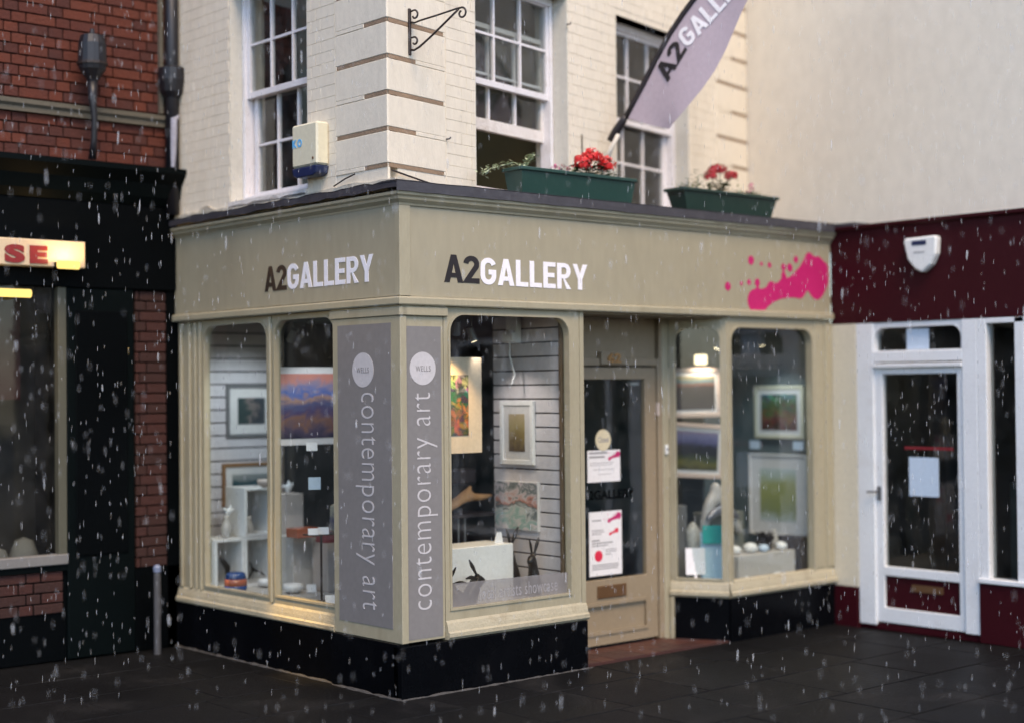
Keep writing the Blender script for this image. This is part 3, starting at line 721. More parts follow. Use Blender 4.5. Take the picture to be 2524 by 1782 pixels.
# ---- door recess
DY = -.42
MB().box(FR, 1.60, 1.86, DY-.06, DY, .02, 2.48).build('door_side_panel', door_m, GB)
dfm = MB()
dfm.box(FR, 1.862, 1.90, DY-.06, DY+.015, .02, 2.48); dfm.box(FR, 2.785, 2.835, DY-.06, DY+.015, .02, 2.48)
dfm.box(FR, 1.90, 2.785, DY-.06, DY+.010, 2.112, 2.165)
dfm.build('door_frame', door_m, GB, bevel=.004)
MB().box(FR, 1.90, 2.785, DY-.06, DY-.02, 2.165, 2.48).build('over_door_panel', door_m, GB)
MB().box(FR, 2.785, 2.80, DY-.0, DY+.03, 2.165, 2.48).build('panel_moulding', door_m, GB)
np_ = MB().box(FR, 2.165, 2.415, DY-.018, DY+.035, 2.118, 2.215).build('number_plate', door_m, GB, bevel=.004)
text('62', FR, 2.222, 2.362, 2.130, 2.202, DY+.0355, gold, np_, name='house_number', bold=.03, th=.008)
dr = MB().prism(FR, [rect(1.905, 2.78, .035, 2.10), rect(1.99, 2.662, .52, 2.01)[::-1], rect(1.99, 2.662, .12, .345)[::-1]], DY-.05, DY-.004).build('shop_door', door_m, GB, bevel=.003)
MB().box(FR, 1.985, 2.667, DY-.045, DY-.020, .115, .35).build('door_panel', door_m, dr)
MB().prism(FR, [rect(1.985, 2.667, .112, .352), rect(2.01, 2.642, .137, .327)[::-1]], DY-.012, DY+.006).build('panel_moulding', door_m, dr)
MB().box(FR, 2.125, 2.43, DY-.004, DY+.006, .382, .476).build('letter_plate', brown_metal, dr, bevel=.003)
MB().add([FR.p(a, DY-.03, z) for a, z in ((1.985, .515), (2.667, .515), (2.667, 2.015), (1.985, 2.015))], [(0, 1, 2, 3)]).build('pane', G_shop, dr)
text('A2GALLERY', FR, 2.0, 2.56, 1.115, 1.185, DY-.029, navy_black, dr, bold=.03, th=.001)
MB().box(FR, 2.775, 2.80, DY-.002, DY+.018, 1.73, 1.83).build('hinge', pedestal_w, dr)
MB().box(FR, 2.57, 2.66, DY-.10, DY-.07, 1.965, 1.985).build('door_closer', pedestal_m, dr)
# jamb between door and canted window
MB().box(FR, 2.835, 2.905, DY-.06, DY+.02, .0, 2.48).build('door_jamb', taupe_frame, GB, bevel=.006)
bell = MB().box(FR, 2.846, 2.874, DY+.02, DY+.038, 1.43, 1.505).build('bell_push', alarm_w, GB, bevel=.004)
MB().disc(FR, 2.860, 1.468, .007, DY+.038, DY+.042, 12).build('button', navy, bell)
# canted glass return
c0, c1 = Vector((2.905, .40, 0)), Vector((3.120, .0, 0)); cu = (c1-c0).normalized(); cn = Vector((cu.y, -cu.x, 0))
FC = Frame(c0, cu, cn); CL = (c1-c0).length
shop_window(FC, 0.0, CL, .45, 2.481, [(.045, CL-.05, .475, 2.40)], .10, thick=.05)
shop_window(FR, 3.122, 4.42, .40, 2.481, [(3.170, 4.165, .452, 2.40)], .12, thick=.06)
MB().profile(FC, cp, 0.0, CL, 0, .30).build('window_cill', cill_m, GB)
MB().profile(FR, cp, 3.122, 4.425, -.30, 0).build('window_cill', cill_m, GB)
MB().box(FC, .0, CL, -.05, .012, .0, .333).build('stall_riser', plinth_m, GB)
MB().box(FR, 3.123, 4.425, -.05, .012, -.02, .333).build('stall_riser', plinth_m, GB)
MB().box(FC, -.0, .03, .0, .03, .0, .333).build('riser_edge_post', taupe_frame, GB)
MB().box(FR, 4.20, 4.30, -.02, .006, .47, 2.46).build('window_post_moulding', taupe_frame, GB, bevel=.005)
MB().box(FR, 4.33, 4.425, -.02, .012, .47, 2.46).build('window_post_moulding', taupe_frame, GB, bevel=.005)
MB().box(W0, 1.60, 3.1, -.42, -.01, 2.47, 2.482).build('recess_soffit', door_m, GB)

# ---- inside of the shop
MB().box(W0, .05, 4.38, -6.0, -.50, -.02, .03).build('shop_floor', dark_in, GB)
MB().box(W0, .05, 4.38, -6.05, -6.0, 0, 2.6).build('shop_back_wall', room_m, GB)
MB().box(W0, 4.30, 4.40, -6.0, -.06, 0, 2.56).build('shop_side_wall', room_m, GB)
MB().box(W0, -.04, .05, -6.0, -2.98, 0, 2.6).build('shop_side_wall', dark_in, GB)
MB().box(W0, .05, 4.4, -6.0, -2.86, 2.50, 2.56).build('shop_ceiling', room_m, GB)
MB().box(W0, .055, .95, -2.95, -2.86, 0, 2.5).build('slat_wall_back', slat_gap, GB)
for i in range(21):
    z = .40 + i*.1005
    MB().box(W0, .06, .95, -2.86, -2.850, z, z+.089).build('slat_panel', slat_m, GB, bevel=.002)
MB().box(W0, 1.50, 1.535, -.86, -.06, .03, 2.47).build('slat_wall_back', slat_gap, GB)
for i in range(21):
    z = .37 + i*.1005
    MB().box(W0, 1.488, 1.50, -.84, -.10, z, z+.089).build('slat_panel', slat_m, GB, bevel=.002)
MB().box(W0, 1.455, 1.49, -.10, -.072, .40, 2.44).build('window_corner_post', wood_in, GB)
# display floors behind the glass
MB().box(W0, .055, 1.50, -2.84, -.065, .40, .455).build('display_floor', pedestal_m, GB)
MB().prism(W0, [rect(3.14, 4.29, .36, .42)], -.95, -.07).build('display_floor', pedestal_m, GB)
MB().box(W0, 3.9, 4.28, -.96, -.93, .42, 2.5).build('display_backboard', room_m, GB)

# ================================================================ things in the gallery windows
def picture(label, name, c, yaw, w, h, fw_, fm, mm, am, mat_w=.05, tilt=0, roll=0, cat='framed picture', group=None, depth=.025):
    """c = centre of the face; yaw 0 faces -Y, +90 faces -X ... local x to the right, z up, front towards -y"""
    root = empty(name, c, (R(tilt), R(roll), R(yaw)) if (yaw or tilt or roll) else (0, 0, 1e-9), label=label, cat=cat, group=group)
    WP[root.name] = Vector((0, 0, 0))
    L = W0
    if fw_ > 0:
        MB().prism(L, [rect(-w/2, w/2, -h/2, h/2), rect(-w/2+fw_, w/2-fw_, -h/2+fw_, h/2-fw_)[::-1]], -depth, .004).build('frame', fm, root, bevel=.003)
    iw, ih = w/2-fw_, h/2-fw_
    MB().box(L, -iw-.002, iw+.002, -depth*.8, -.006, -ih-.002, ih+.002).build('mount_board', mm, root)
    MB().box(L, -iw+mat_w, iw-mat_w, -.008, -.003, -ih+mat_w, ih-mat_w).build('print', am, root)
    return root
# left (side street) window
picture('grey framed dark print hung on white slats, upper one behind the left pane', 'framed_picture', (.66, 2.835, 1.79), 0, .46, .42, .03, grey_frame, white_mat, A_abst, .075, cat='framed picture')
picture('oak framed teal print on white slats, above the white display cubes', 'framed_picture', (.66, 2.835, 1.21), 0, .54, .34, .03, oak, white_mat, A_sea, .06)
p = picture('large sunset print on pale board, hanging behind the window beside the corner pier', 'art_print', (.46, 1.66, 1.835), 0, .66, .56, 0, white_mat, white_mat, A_sunset, .045, cat='art print')
def cubes(x, y, z, label):
    t = empty('display_cube', (x, y, z), label=label, cat='display cube', group='white open display cubes')
    s = .375; w = .022; dp = .28
    MB().prism(W0, [rect(x-.002, x+s*.68, z, z+s), rect(x+w, x+s*.68-w, z+w, z+s-w)[::-1]], -y-dp, -y).build('cube_shell', white_lac, t, bevel=.002)
    MB().box(W0, x+w, x+s*.68-w, -y-dp, -y-dp+.01, z+w, z+s-w).build('back_panel', pedestal_m, t)
    return t
cubes(.075, 2.42, .456, 'white open display cube standing alone at the bottom beside the left frame post')
cubes(.335, 2.42, .456, 'lower white open display cube, carrying a second cube on top')
cubes(.335, 2.42, .834, 'upper white open display cube, stacked on another')
def pedestal(x0, x1, y0, y1, z0, z1, mt, label, name='pedestal'):
    t = MB().box(W0, x0, x1, -y1, -y0, z0, z1).build(name, mt, bevel=.003); tag(t, label, 'pedestal'); return t
pedestal(.46, .68, 1.95, 2.15, .456, .86, pedestal_m, 'grey pedestal block beside the mullion, in front of a taller pinkish one')
pedestal(.56, .72, 2.2, 2.4, .456, 1.16, pedestal_w, 'tall pinkish pedestal behind the mullion next to the white cubes')
pedestal(.60, .90, 1.7, 1.9, .456, .84, pedestal_w, 'broad warm grey pedestal behind the thin black stand')
def vase(x, y, z, prof, mt, label, name='vase', cat='vase', s=1.0):
    t = MB().lathe((x, y, z), [(r*s, h*s) for r, h in prof], 18).build(name, mt, smooth=True); tag(t, label, cat); return t
bowl = [(.03, 0), (.075, .02), (.085, .05), (.078, .075), (.07, .07), (.0, .03)]
vz = [(.02, 0), (.035, .03), (.045, .07), (.03, .11), (.016, .14), (.024, .165), (.02, .165)]
# (profiles)
jar = [(.055, 0), (.062, .02), (.06, .055), (.063, .06), (.058, .1), (.05, .115), (.0, .118)]
t = empty('striped_pot', (.13, 2.22, .456), label='blue and orange banded ceramic pot at the bottom of the left pane', cat='pot')
MB().lathe((.13, 2.22, .456), [(.075, 0), (.085, .03), (.085, .05)], 20).build('base_band', blue_gl, t, smooth=True)
MB().lathe((.13, 2.22, .506), [(.085, 0), (.083, .05)], 20).build('middle_band', orange_gl, t, smooth=True)
MB().lathe((.13, 2.22, .556), [(.083, 0), (.07, .04), (.05, .05)], 20).build('rim_band', blue_gl, t, smooth=True)
vase(.22, 2.50, .835, vz, pedestal_m, 'slim grey vase with a white flower, on the lone lower cube', s=1.0)
skin('white_bird', [(0, 0, 0), (.03, 0, .03), (.07, 0, .05), (.04, .0, .08), (-.03, 0, .06)], [(0, 1), (1, 2), (1, 3), (1, 4)], [.014, .018, .006, .006, .008], white_lac, loc=(.22, 2.50, 1.0), sub=1)
tag(bpy.data.objects['white_bird'], 'small white bird ornament on top of the slim grey vase', 'ornament')
vase(.45, 2.30, .458, bowl, white_lac, 'small white bowl on the display floor before the lower cubes', 'bowl', 'bowl', .8)
skin('bird_sculpture', [(0, 0, 0), (0, 0, .06), (.02, 0, .13), (-.03, 0, .19), (-.05, 0, .22)], [(0, 1), (1, 2), (2, 3), (3, 4)], [.008, .008, .028, .020, .006], bronze, loc=(.19, 2.46, .48))
tag(bpy.data.objects['bird_sculpture'], 'dark slender bird figure standing inside the lone lower cube', 'sculpture')
skin('driftwood_branch', [(0, 0, 0), (.05, 0, .08), (.02, 0, .14), (.12, 0, .05), (.16, 0, .02)], [(0, 1), (1, 2), (1, 3), (3, 4)], [.008, .010, .005, .008, .004], bronze, loc=(.38, 2.46, .50), sub=1)
tag(bpy.data.objects['driftwood_branch'], 'thin dark branch ornament inside the stacked lower cube', 'ornament')
# black stand with cards
t = empty('display_stand', (.27, 1.3, .456), label='thin black metal stand with flat top in front of the pedestals', cat='stand')
MB().tube([(.27, 1.3, .456), (.27, 1.3, .93)], .008, 8).build('post', iron, t)
MB().box(W0, .17, .45, -1.38, -1.24, .93, .938).build('stand_top', iron, t)
MB().lathe((.27, 1.3, .456), [(.07, 0), (.07, .008), (.01, .012)], 20).build('foot', iron, t)
def card(x, y, z, w, h, mt, label, yaw=0, tilt=-15, name='price_card', cat='price card', th=.003):
    o = MB().box(W0, -w/2, w/2, -th/2, th/2, 0, h).build(name, mt); o.location = (x, y, z + h/2*math.cos(R(tilt))); o.rotation_euler = (R(tilt), 0, R(yaw)); tag(o, label, cat); return o
card(.19, 1.28, .938, .07, .055, paper, 'leftmost white price card on the black stand', -30, -40)
card(.27, 1.27, .938, .075, .06, paper, 'middle white price card on the black stand', -30, -40)
card(.40, 1.27, .938, .06, .07, paper, 'white price card on the stand end next to the corner pier', -30, -30)
card(.24, 1.13, .456, .09, .075, paper, 'white price card on the display floor by the green glass', -30, -25)
card(.15, 1.20, 1.26, .085, .085, blue_paper, 'square white card hanging in front of the dark curtain', -30, 0)
card(.13, 1.20, 1.53, .075, .06, paper, 'slanted white card just below the sunset print', -30, -20)
t = MB(); 
for i in range(46):
    a = rnd.random()*6.28; h = rnd.random()
    t.tube([(.36+.07*math.cos(a)*rnd.random(), 1.12+.04*math.sin(a), .458), (.36+.10*math.cos(a)*rnd.random(), 1.12+.05*math.sin(a), .458+.30*h)], [.010, .006], 5)
tag(t.build('green_glass_sculpture', green_glass), 'green glass sculpture of upright blades beside the corner pier', 'sculpture')
o = MB().prism(W0, [[(.42, .94), (.60, .93), (.60, 1.14), (.52, 1.16), (.43, 1.12)]], -1.42, -1.36).build('mosaic_box', art('patterned_box', [(0, (.3, .27, .2)), (.4, (.05, .05, .12)), (.6, (.35, .32, .25)), (1, (.4, .36, .28))], 8, .5), bevel=.003); tag(o, 'patterned cream box leaning behind the price cards on the stand', 'box')
o = MB().box(W0, .44, .72, -1.62, -1.50, .845, .93).build('red_gift_box', dark_red, bevel=.003); tag(o, 'dark red box lying on the broad pedestal', 'box')
o = MB().box(W0, .40, .60, -1.95, -1.80, .862, .93).build('orange_book', orange_gl, bevel=.003); tag(o, 'orange red book lying behind the stand', 'book')
# dark curtain board behind
MB().box(W0, .96, 1.9, -2.9, -2.84, .03, 2.5).build('backdrop_panel', dark_in, GB)

# right (street) window
p = picture('town print in warm lamplight hanging behind the first street window, beside the pier', 'art_print', (.79, .50, 1.835), 0, .60, .66, 0, warm_mat, warm_mat, A_town, .12, cat='art print')
picture('unframed watercolour of a red figure in reeds, on the white slatted side', 'art_print', (1.462, .575, 1.105), -90, .46, .345, 0, white_mat, white_mat, A_figure, .004, cat='art print', depth=.04)
picture('tall ochre portrait in a white frame on the slatted side, above the reed watercolour', 'framed_picture', (1.462, .56, 1.63), -90, .36, .46, .035, white_lac, white_mat, A_gold, .06)
o = MB().box(W0, .45, 1.30, -.72, -.42, .456, .858).build('white_plinth_box', white_lac, bevel=.004); tag(o, 'large white display plinth behind the small leaping hare', 'plinth')
o = MB().prism(W0, [[(1.19, .859), (1.27, .859), (1.255, .935), (1.215, .935)]], -.50, -.495).build('label_holder', paper); tag(o, 'small white tapered label on the corner of the white plinth', 'label')
hare_e = [(0, 1), (1, 2), (2, 3), (3, 4), (4, 5), (3, 6), (6, 7), (7, 8), (3, 9), (9, 10), (10, 11)]
def hare(x, y, z, s, rot, label, up=True):
    # sitting body, neck, head, muzzle, two long ears
    if up: v = [(0, 0, .03), (-.02, 0, .14), (0, 0, .26), (.02, 0, .36), (.06, 0, .37), (.095, 0, .345), (.0, .01, .42), (-.03, .02, .50), (-.055, .025, .56), (.0, -.015, .42), (.01, -.02, .49), (.03, -.022, .545)]
    else: v = [(-.10, 0, .03), (-.06, 0, .12), (0, 0, .20), (.055, 0, .25), (.09, 0, .235), (.12, 0, .205), (.03, .012, .29), (-.01, .02, .36), (-.045, .024, .42), (.01, -.015, .255), (-.07, -.02, .275), (-.14, -.022, .268)]
    r = [(.07, .075), (.075, .08), (.05, .05), .038, .034, .018, .010, (.014, .020), .006, .010, (.014, .020), .006]
    t = skin('hare_sculpture', v, hare_e, r, bronze, loc=(x, y, z), rotz=rot, scale=s); tag(t, label, 'sculpture')
hare(.835, .29, .456, .80, R(8), 'small bronze hare with one ear laid back, before the white plinth', False)
hare(1.355, .27, .456, .80, R(200), 'bronze hare sitting upright with tall ears, nearest the slatted side')
hare(1.40, .56, .456, .90, R(170), 'larger bronze hare half hidden behind the white plinth')
hare(.60, .24, .456, .74, R(120), 'brown hare partly hidden by the pilaster, left end of the plinth', False)
o = skin('driftwood_sculpture', [(0, 0, 0), (.14, 0, .05), (.28, .02, .11), (.40, .02, .09), (.52, .0, .10), (.34, .03, .18)], [(0, 1), (1, 2), (2, 3), (3, 4), (2, 5)], [(.05, .03), (.06, .035), (.055, .03), .03, .012, .008], drift, loc=(1.0, .90, 1.06), sub=2)
tag(o, 'gnarled driftwood sculpture in the dark behind the white plinth', 'sculpture')
t = empty('black_table', (1.2, .95, .456), label='black table on steel legs carrying the driftwood', cat='table')
MB().box(W0, .80, 1.47, -1.10, -.82, 1.02, 1.045).build('tabletop', black_pl, t)
MB().tube([(1.16, .86, .456), (1.16, .86, 1.02)], .008, 8).build('leg', steel, t)
MB().tube([(1.22, .86, .456), (1.22, .86, 1.02)], .008, 8).build('leg', steel, t)
t = empty('ceiling_cassette', (1.5, .6, 2.3), label='boxy white heater casing hung from the ceiling of the first street window', cat='heater')
MB().prism(FC if False else W0, [[(1.38, 2.28), (1.47, 2.27), (1.47, 2.50), (1.42, 2.50), (1.42, 2.36), (1.38, 2.34)]], -.62, -.50).build('casing', white_lac, t, bevel=.006)
MB().tube([(1.40, .55, 2.28), (1.37, .52, 2.18), (1.40, .5, 2.05), (1.37, .5, 1.98)], .006, 6).build('cable', white_lac, t)
# track lights
def spot(x, y, z, tx, ty, tz, label, e=8, col=(1, .72, .42), ang=70):
    t = empty('track_spotlight', (x, y, z), label=label, cat='spotlight', group='ceiling spotlights in the gallery windows')
    d = (Vector((tx, ty, tz)) - Vector((x, y, z))).normalized(); b = Vector((x, y, z))
    MB().tube([(x, y, 2.50), (x, y, z)], .006, 6).build('stem', steel, t)
    MB().tube([b-d*.05, b+d*.03, b+d*.05], [.024, .03, .034], 14).build('lamp_head', steel, t, smooth=False)
    MB().tube([b+d*.051, b+d*.053], [.026, .026], 14).build('lamp_lens', emit('lamp_lens', (1, .8, .5), 6) if 'lamp_lens' not in MATS else MATS['lamp_lens'], t)
    L = bpy.data.lights.new('spot_beam', 'SPOT'); L.energy = e; L.spot_size = R(ang); L.spot_blend = .6; L.color = col; L.shadow_soft_size = .03
    o = bpy.data.objects.new('spot_beam', L); COL.objects.link(o); o.parent = t; o.location = d*.06; o.rotation_euler = (-d).to_track_quat('Z', 'Y').to_euler()
spot(.66, .25, 2.36, .78, .50, 1.8, 'spotlight in the first street window aimed at the town print', 16, (1, .66, .32))
spot(1.0, .5, 2.33, 1.45, .5, 1.3, 'spotlight in the first street window aimed at the slatted side', 8, (1, .86, .78), 90)
spot(.35, .9, 2.35, .5, 1.66, 1.7, 'spotlight behind the side street glass aimed at the sunset print', 12, (.9, .92, 1))
spot(.5, 2.0, 2.36, .5, 2.8, 1.2, 'spotlight behind the side street glass aimed at the white slats', 16, (.85, .93, 1), 110)
spot(3.55, .45, 2.30, 3.5, .65, 1.7, 'spotlight in the bay aimed at the two hanging hill paintings', 10, (1, .84, .7), 100)
spot(3.9, .30, 2.33, 4.2, .4, 1.2, 'spotlight in the bay aimed at the pale tree watercolour', 7, (.85, .95, 1), 100)

# bay window things
picture('night moor painting in a limed frame, upper of two hanging on the canted glass side', 'framed_picture', (3.43, .62, 1.90), -4, .62, .40, .035, pink_frame, white_mat, A_moor, .03)
picture('dark hills painting under a blue sky in a limed frame, tilted, lower of the two', 'framed_picture', (3.47, .62, 1.43), -4, .60, .44, .035, pink_frame, white_mat, A_loch, .03, roll=4)
picture('small autumn garden painting in a pale gilt frame on the bay end wall', 'framed_picture', (4.27, .43, 1.73), -90, .52, .44, .03, cream_frame, white_mat, A_garden, .04)
picture('large pale watercolour of a yellow green tree on the bay end wall', 'framed_picture', (4.27, .45, 1.04), -90, .62, .68, .02, white_mat, white_mat, A_tree, .10)
card(4.26, .68, 1.42, .11, .07, blue_paper, 'small grey card under the garden painting, nearer the canted glass', 90, 0)
card(4.26, .22, 1.42, .11, .07, blue_paper, 'small grey card under the garden painting, nearer the maroon shop', 90, 0)
t = empty('small_lamp', (3.72, .80, 2.10), label='small lit lamp with a square cream shade above the moor painting', cat='lamp')
MB().box(W0, 3.685, 3.765, -.84, -.76, 2.13, 2.21).build('lamp_shade', emit('lit_lamp_shade', (1, .80, .50), 1.3), t, bevel=.008)
MB().tube([(3.725, .8, 2.05), (3.725, .8, 2.13)], .008, 8).build('lamp_stem', brown_metal, t)
MB().box(W0, 3.60, 3.85, -.9, -.7, 2.03, 2.05).build('lamp_bracket', dark_in, t)
o = card(3.03, .26, .50, .15, .205, paper, 'white notice on a small foot behind the canted glass', -38, -4, 'notice_card', 'notice card')
f_ = MB().lathe((0, 0, 0), [(.035, 0), (.03, .01), (.012, .02), (.01, .07)], 14).build('foot', paper); f_.parent = o; f_.location = (0, 0, -.135)
o = card(3.17, .20, .425, .20, .40, bluecard, 'tall pale blue leaflet board next to the bay corner post', -38, -3, 'leaflet_board', 'leaflet board')
o = card(3.158, .188, .735, .165, .14, teal_p, 'teal square leaflet clipped to the pale blue board', -38, -3, 'teal_leaflet', 'leaflet', .004)
o = MB().box(W0, 3.40, 4.10, -.42, -.14, .421, .62).build('low_plinth', pedestal_m, bevel=.004); tag(o, 'low grey green plinth on the bay display floor', 'plinth')
o = MB().box(W0, 3.45, 3.85, -.66, -.46, .421, .93).build('grey_plinth', paint('olive_grey_board', (.16, .165, .145), .6, .1), bevel=.004); tag(o, 'darker olive grey plinth behind the low plinth in the bay', 'plinth')
o = MB().box(W0, 4.14, 4.27, -.34, -.12, .421, .72).build('black_box', black_pl, bevel=.004); tag(o, 'black box standing at the maroon shop end of the bay', 'box')
def figure(x, y, z, s, pts, ed, rad, mt, label, name='sculpture', rot=0):
    o = skin(name, pts, ed, rad, mt, loc=(x, y, z), rotz=rot, scale=s); tag(o, label, 'sculpture')
figure(3.42, .42, .66, 1.0, [(-.12, 0, .02), (-.10, 0, .20), (-.04, 0, .36), (.06, 0, .44), (.02, 0, .52), (.16, 0, .30), (.28, 0, .16), (.34, 0, .10)], [(0, 1), (1, 2), (2, 3), (3, 4), (3, 5), (5, 6), (6, 7)], [.045, .04, .05, .055, .03, .05, .045, .02], pedestal_m, 'tall grey crouching figure sculpture with a pale head behind the leaflet board', 'figure_sculpture')
figure(3.42, .36, .90, 1.0, [(-.14, 0, 0), (-.06, 0, .05), (.05, 0, .07), (.17, 0, .04), (.25, 0, -.01)], [(0, 1), (1, 2), (2, 3), (3, 4)], [.02, .035, .045, .035, .015], paint('pewter', (.24, .24, .27), .3, .2, 8, metallic=.5), 'grey reclining curved sculpture over the olive plinth', 'curved_sculpture')
for i, (x, y, s, mt, lb) in enumerate([(3.50, .26, .9, white_lac, 'white pebble shaped ornament nearest the bay corner post'), (3.66, .24, 1.1, white_lac, 'domed white shell ornament in the middle of the low plinth'), (3.80, .22, .8, blue_paper, 'small bluish pebble beside the black leafy ornament'), (4.02, .22, .9, white_lac, 'white pebble at the maroon shop end of the low plinth')]):
    vase(x, y, .621, [(.02, 0), (.05, .012), (.058, .035), (.045, .06), (.02, .072), (.0, .075)], mt, lb, 'pebble_ornament', 'ornament', s)
t = MB()
for i in range(40):
    a = rnd.random()*6.28; l = .05 + .07*rnd.random(); p0 = Vector((3.90, .28, .64 + .09*rnd.random()))
    e = p0 + Vector((math.cos(a)*l*1.3, math.sin(a)*l*.5, .05*rnd.random() + .03)); s = Vector((-math.sin(a), math.cos(a), .3))*.02
    t.add([p0, (p0+e)/2+s, e, (p0+e)/2-s], [(0, 1, 2, 3)])
t.lathe((3.90, .28, .621), [(.04, 0), (.05, .03), (.03, .07)], 12)
tag(t.build('black_leaf_ornament', black_pl), 'black leafy metal ornament on the low plinth in the bay', 'ornament')

# door notices
o = MB().disc(FR, 2.225, 1.557, .080, DY-.026, DY-.022, 32).build('round_closed_sign', cream_card); tag(o, 'round cream sign reading Closed hung inside the shop door glass', 'sign')
text('Closed', FR, 2.172, 2.280, 1.540, 1.582, DY-.0218, grey_print, o, bold=.01, th=.001)
o = MB().tube([FR.p(2.225, DY-.026, 1.64), FR.p(2.225, DY-.028, 1.72)], .003, 6).build('sign_cord', steel); tag(o, 'short cord above the round sign on the door', 'cord')
n1_ = MB().box(FR, 2.062, 2.405, DY-.028, DY-.026, 1.245, 1.482).build('opening_notice', paper); tag(n1_, 'landscape white notice with pink splash, upper of two on the door glass', 'notice')
splat(FR, 2.24, 2.405, 1.40, 1.478, DY-.0255, n1_, pink, cells=36)
for k, (a, b, z) in enumerate([(2.08, 2.27, 1.455), (2.08, 2.24, 1.425), (2.085, 2.34, 1.385), (2.085, 2.32, 1.370), (2.12, 2.34, 1.335), (2.17, 2.31, 1.300)]):
    MB().box(FR, a, b, DY-.026, DY-.0255, z, z+(.014 if k < 2 else .004)).build('printed_line', grey_print, n1_)
n2_ = MB().box(FR, 2.072, 2.415, DY-.028, DY-.026, .548, 1.025).build('safety_notice', paper); tag(n2_, 'tall white notice with crimson dot, lower of two on the door glass', 'notice')
splat(FR, 2.22, 2.41, .935, 1.02, DY-.0255, n2_, pink, cells=36)
splat(FR, 2.25, 2.38, .84, .90, DY-.0255, n2_, red_print, cells=24)
MB().disc(FR, 2.168, .695, .042, DY-.026, DY-.0252, 28).build('printed_dot', red_print, n2_)
for a, b, z, h in [(2.10, 2.20, .955, .010), (2.10, 2.22, .885, .006), (2.10, 2.23, .870, .006), (2.10, 2.20, .855, .006), (2.10, 2.18, .805, .012), (2.10, 2.32, .786, .010), (2.10, 2.27, .768, .008), (2.24, 2.36, .735, .006), (2.24, 2.36, .720, .006), (2.24, 2.30, .700, .008), (2.10, 2.38, .625, .008), (2.10, 2.38, .610, .008), (2.10, 2.37, .594, .008)]:
    MB().box(FR, a, b, DY-.026, DY-.0255, z, z+h).build('printed_line', grey_print, n2_)
o = MB().box(FR, 1.915, 1.992, DY-.002, DY+.004, 1.815, 1.985).build('yellow_white_sign', yellow_p, bevel=.001); tag(o, 'small yellow and white plate on the door edge behind the window post', 'sign')
MB().box(FR, 1.917, 1.990, DY+.004, DY+.006, 1.90, 1.983).build('white_upper_part', paper, o)

# smaller display pieces
vase(.42, 2.5, .835, vz, pedestal_m, 'small grey vase inside the upper stacked cube', s=.9)
vase(.46, 2.32, 1.215, bowl, pedestal_w, 'shallow pinkish bowl on the top of the stacked cubes', 'bowl', 'bowl', .8)
skin('white_bird', [(0, 0, 0), (.03, 0, .03), (.06, 0, .07), (.02, .0, .09), (-.04, 0, .05)], [(0, 1), (1, 2), (1, 3), (1, 4)], [.016, .022, .008, .008, .008], white_lac, loc=(.62, 2.28, 1.17), sub=1)
tag(bpy.data.objects['white_bird.001'], 'white bird ornament on the tall pinkish pedestal behind the mullion', 'ornament')
vase(.40, 1.86, .458, bowl, white_lac, 'white dish on the display floor just past the mullion', 'bowl', 'bowl', .9)
card(.52, 1.80, .458, .07, .06, paper, 'white price card before the grey pedestal on the display floor', -30, -20)
o = MB().box(W0, .80, .95, -1.50, -1.36, .458, .80).build('stone_block', pedestal_w, bevel=.004); tag(o, 'warm grey block behind the green glass beside the corner pier', 'block')
card(.66, 2.33, .86, .055, .05, paper, 'tiny white card resting on the grey pedestal top', -30, -20)
o = MB().prism(W0, [[(1.40, 1.19), (1.74, 1.19), (1.74, 1.30), (1.66, 1.34), (1.48, 1.34), (1.40, 1.30)]], -1.42, -1.20).build('black_casket', black_pl, bevel=.008) if False else MB().box(W0, 1.05, 1.44, -1.10, -.98, 1.25, 1.36).build('black_casket', black_pl, bevel=.012); tag(o, 'black casket in the dark above the driftwood', 'casket')
vase(1.16, 1.04, 1.362, jar, paint('crackled_grey_glaze', (.22, .20, .19), .3, .5, 22), 'crackled grey pot on the black casket', 'pot', 'pot', .75)
vase(1.10, .98, 1.046, bowl, cream_card, 'cream dish beside the driftwood next to the pilaster', 'bowl', 'bowl', .7)
o = MB().box(W0, 1.30, 1.38, -1.30, -1.26, 1.36, 1.72).build('narrow_painting', orange_gl, bevel=.003); tag(o, 'narrow orange painting in the dark below the town print', 'panel')
vase(4.08, .34, .621, vz, pedestal_m, 'slim grey vase at the back of the low plinth in the bay', s=.9)
vase(3.56, .55, .931, jar, white_lac, 'white lidded jar on the olive grey plinth in the bay', 'jar', 'jar', .6)
card(3.46, .13, .422, .08, .055, paper, 'white price card lying before the low plinth near the bay corner post', -20, -50)
card(3.86, .12, .422, .08, .055, paper, 'white price card lying before the low plinth under the black leaves', -10, -50)
o = MB().box(W0, 2.98, 3.14, -.52, -.44, .421, 1.02).build('display_board', grey_frame, bevel=.003); tag(o, 'narrow grey board standing behind the white notice in the bay', 'board')
vase(3.16, .40, .421, [(.05, 0), (.06, .02), (.035, .12), (.05, .25), (.06, .40), (.02, .46), (.0, .47)], paint('speckled_glaze', (.38, .37, .34), .35, .6, 30), 'tall speckled pale vase behind the leaflet board', s=1.0)

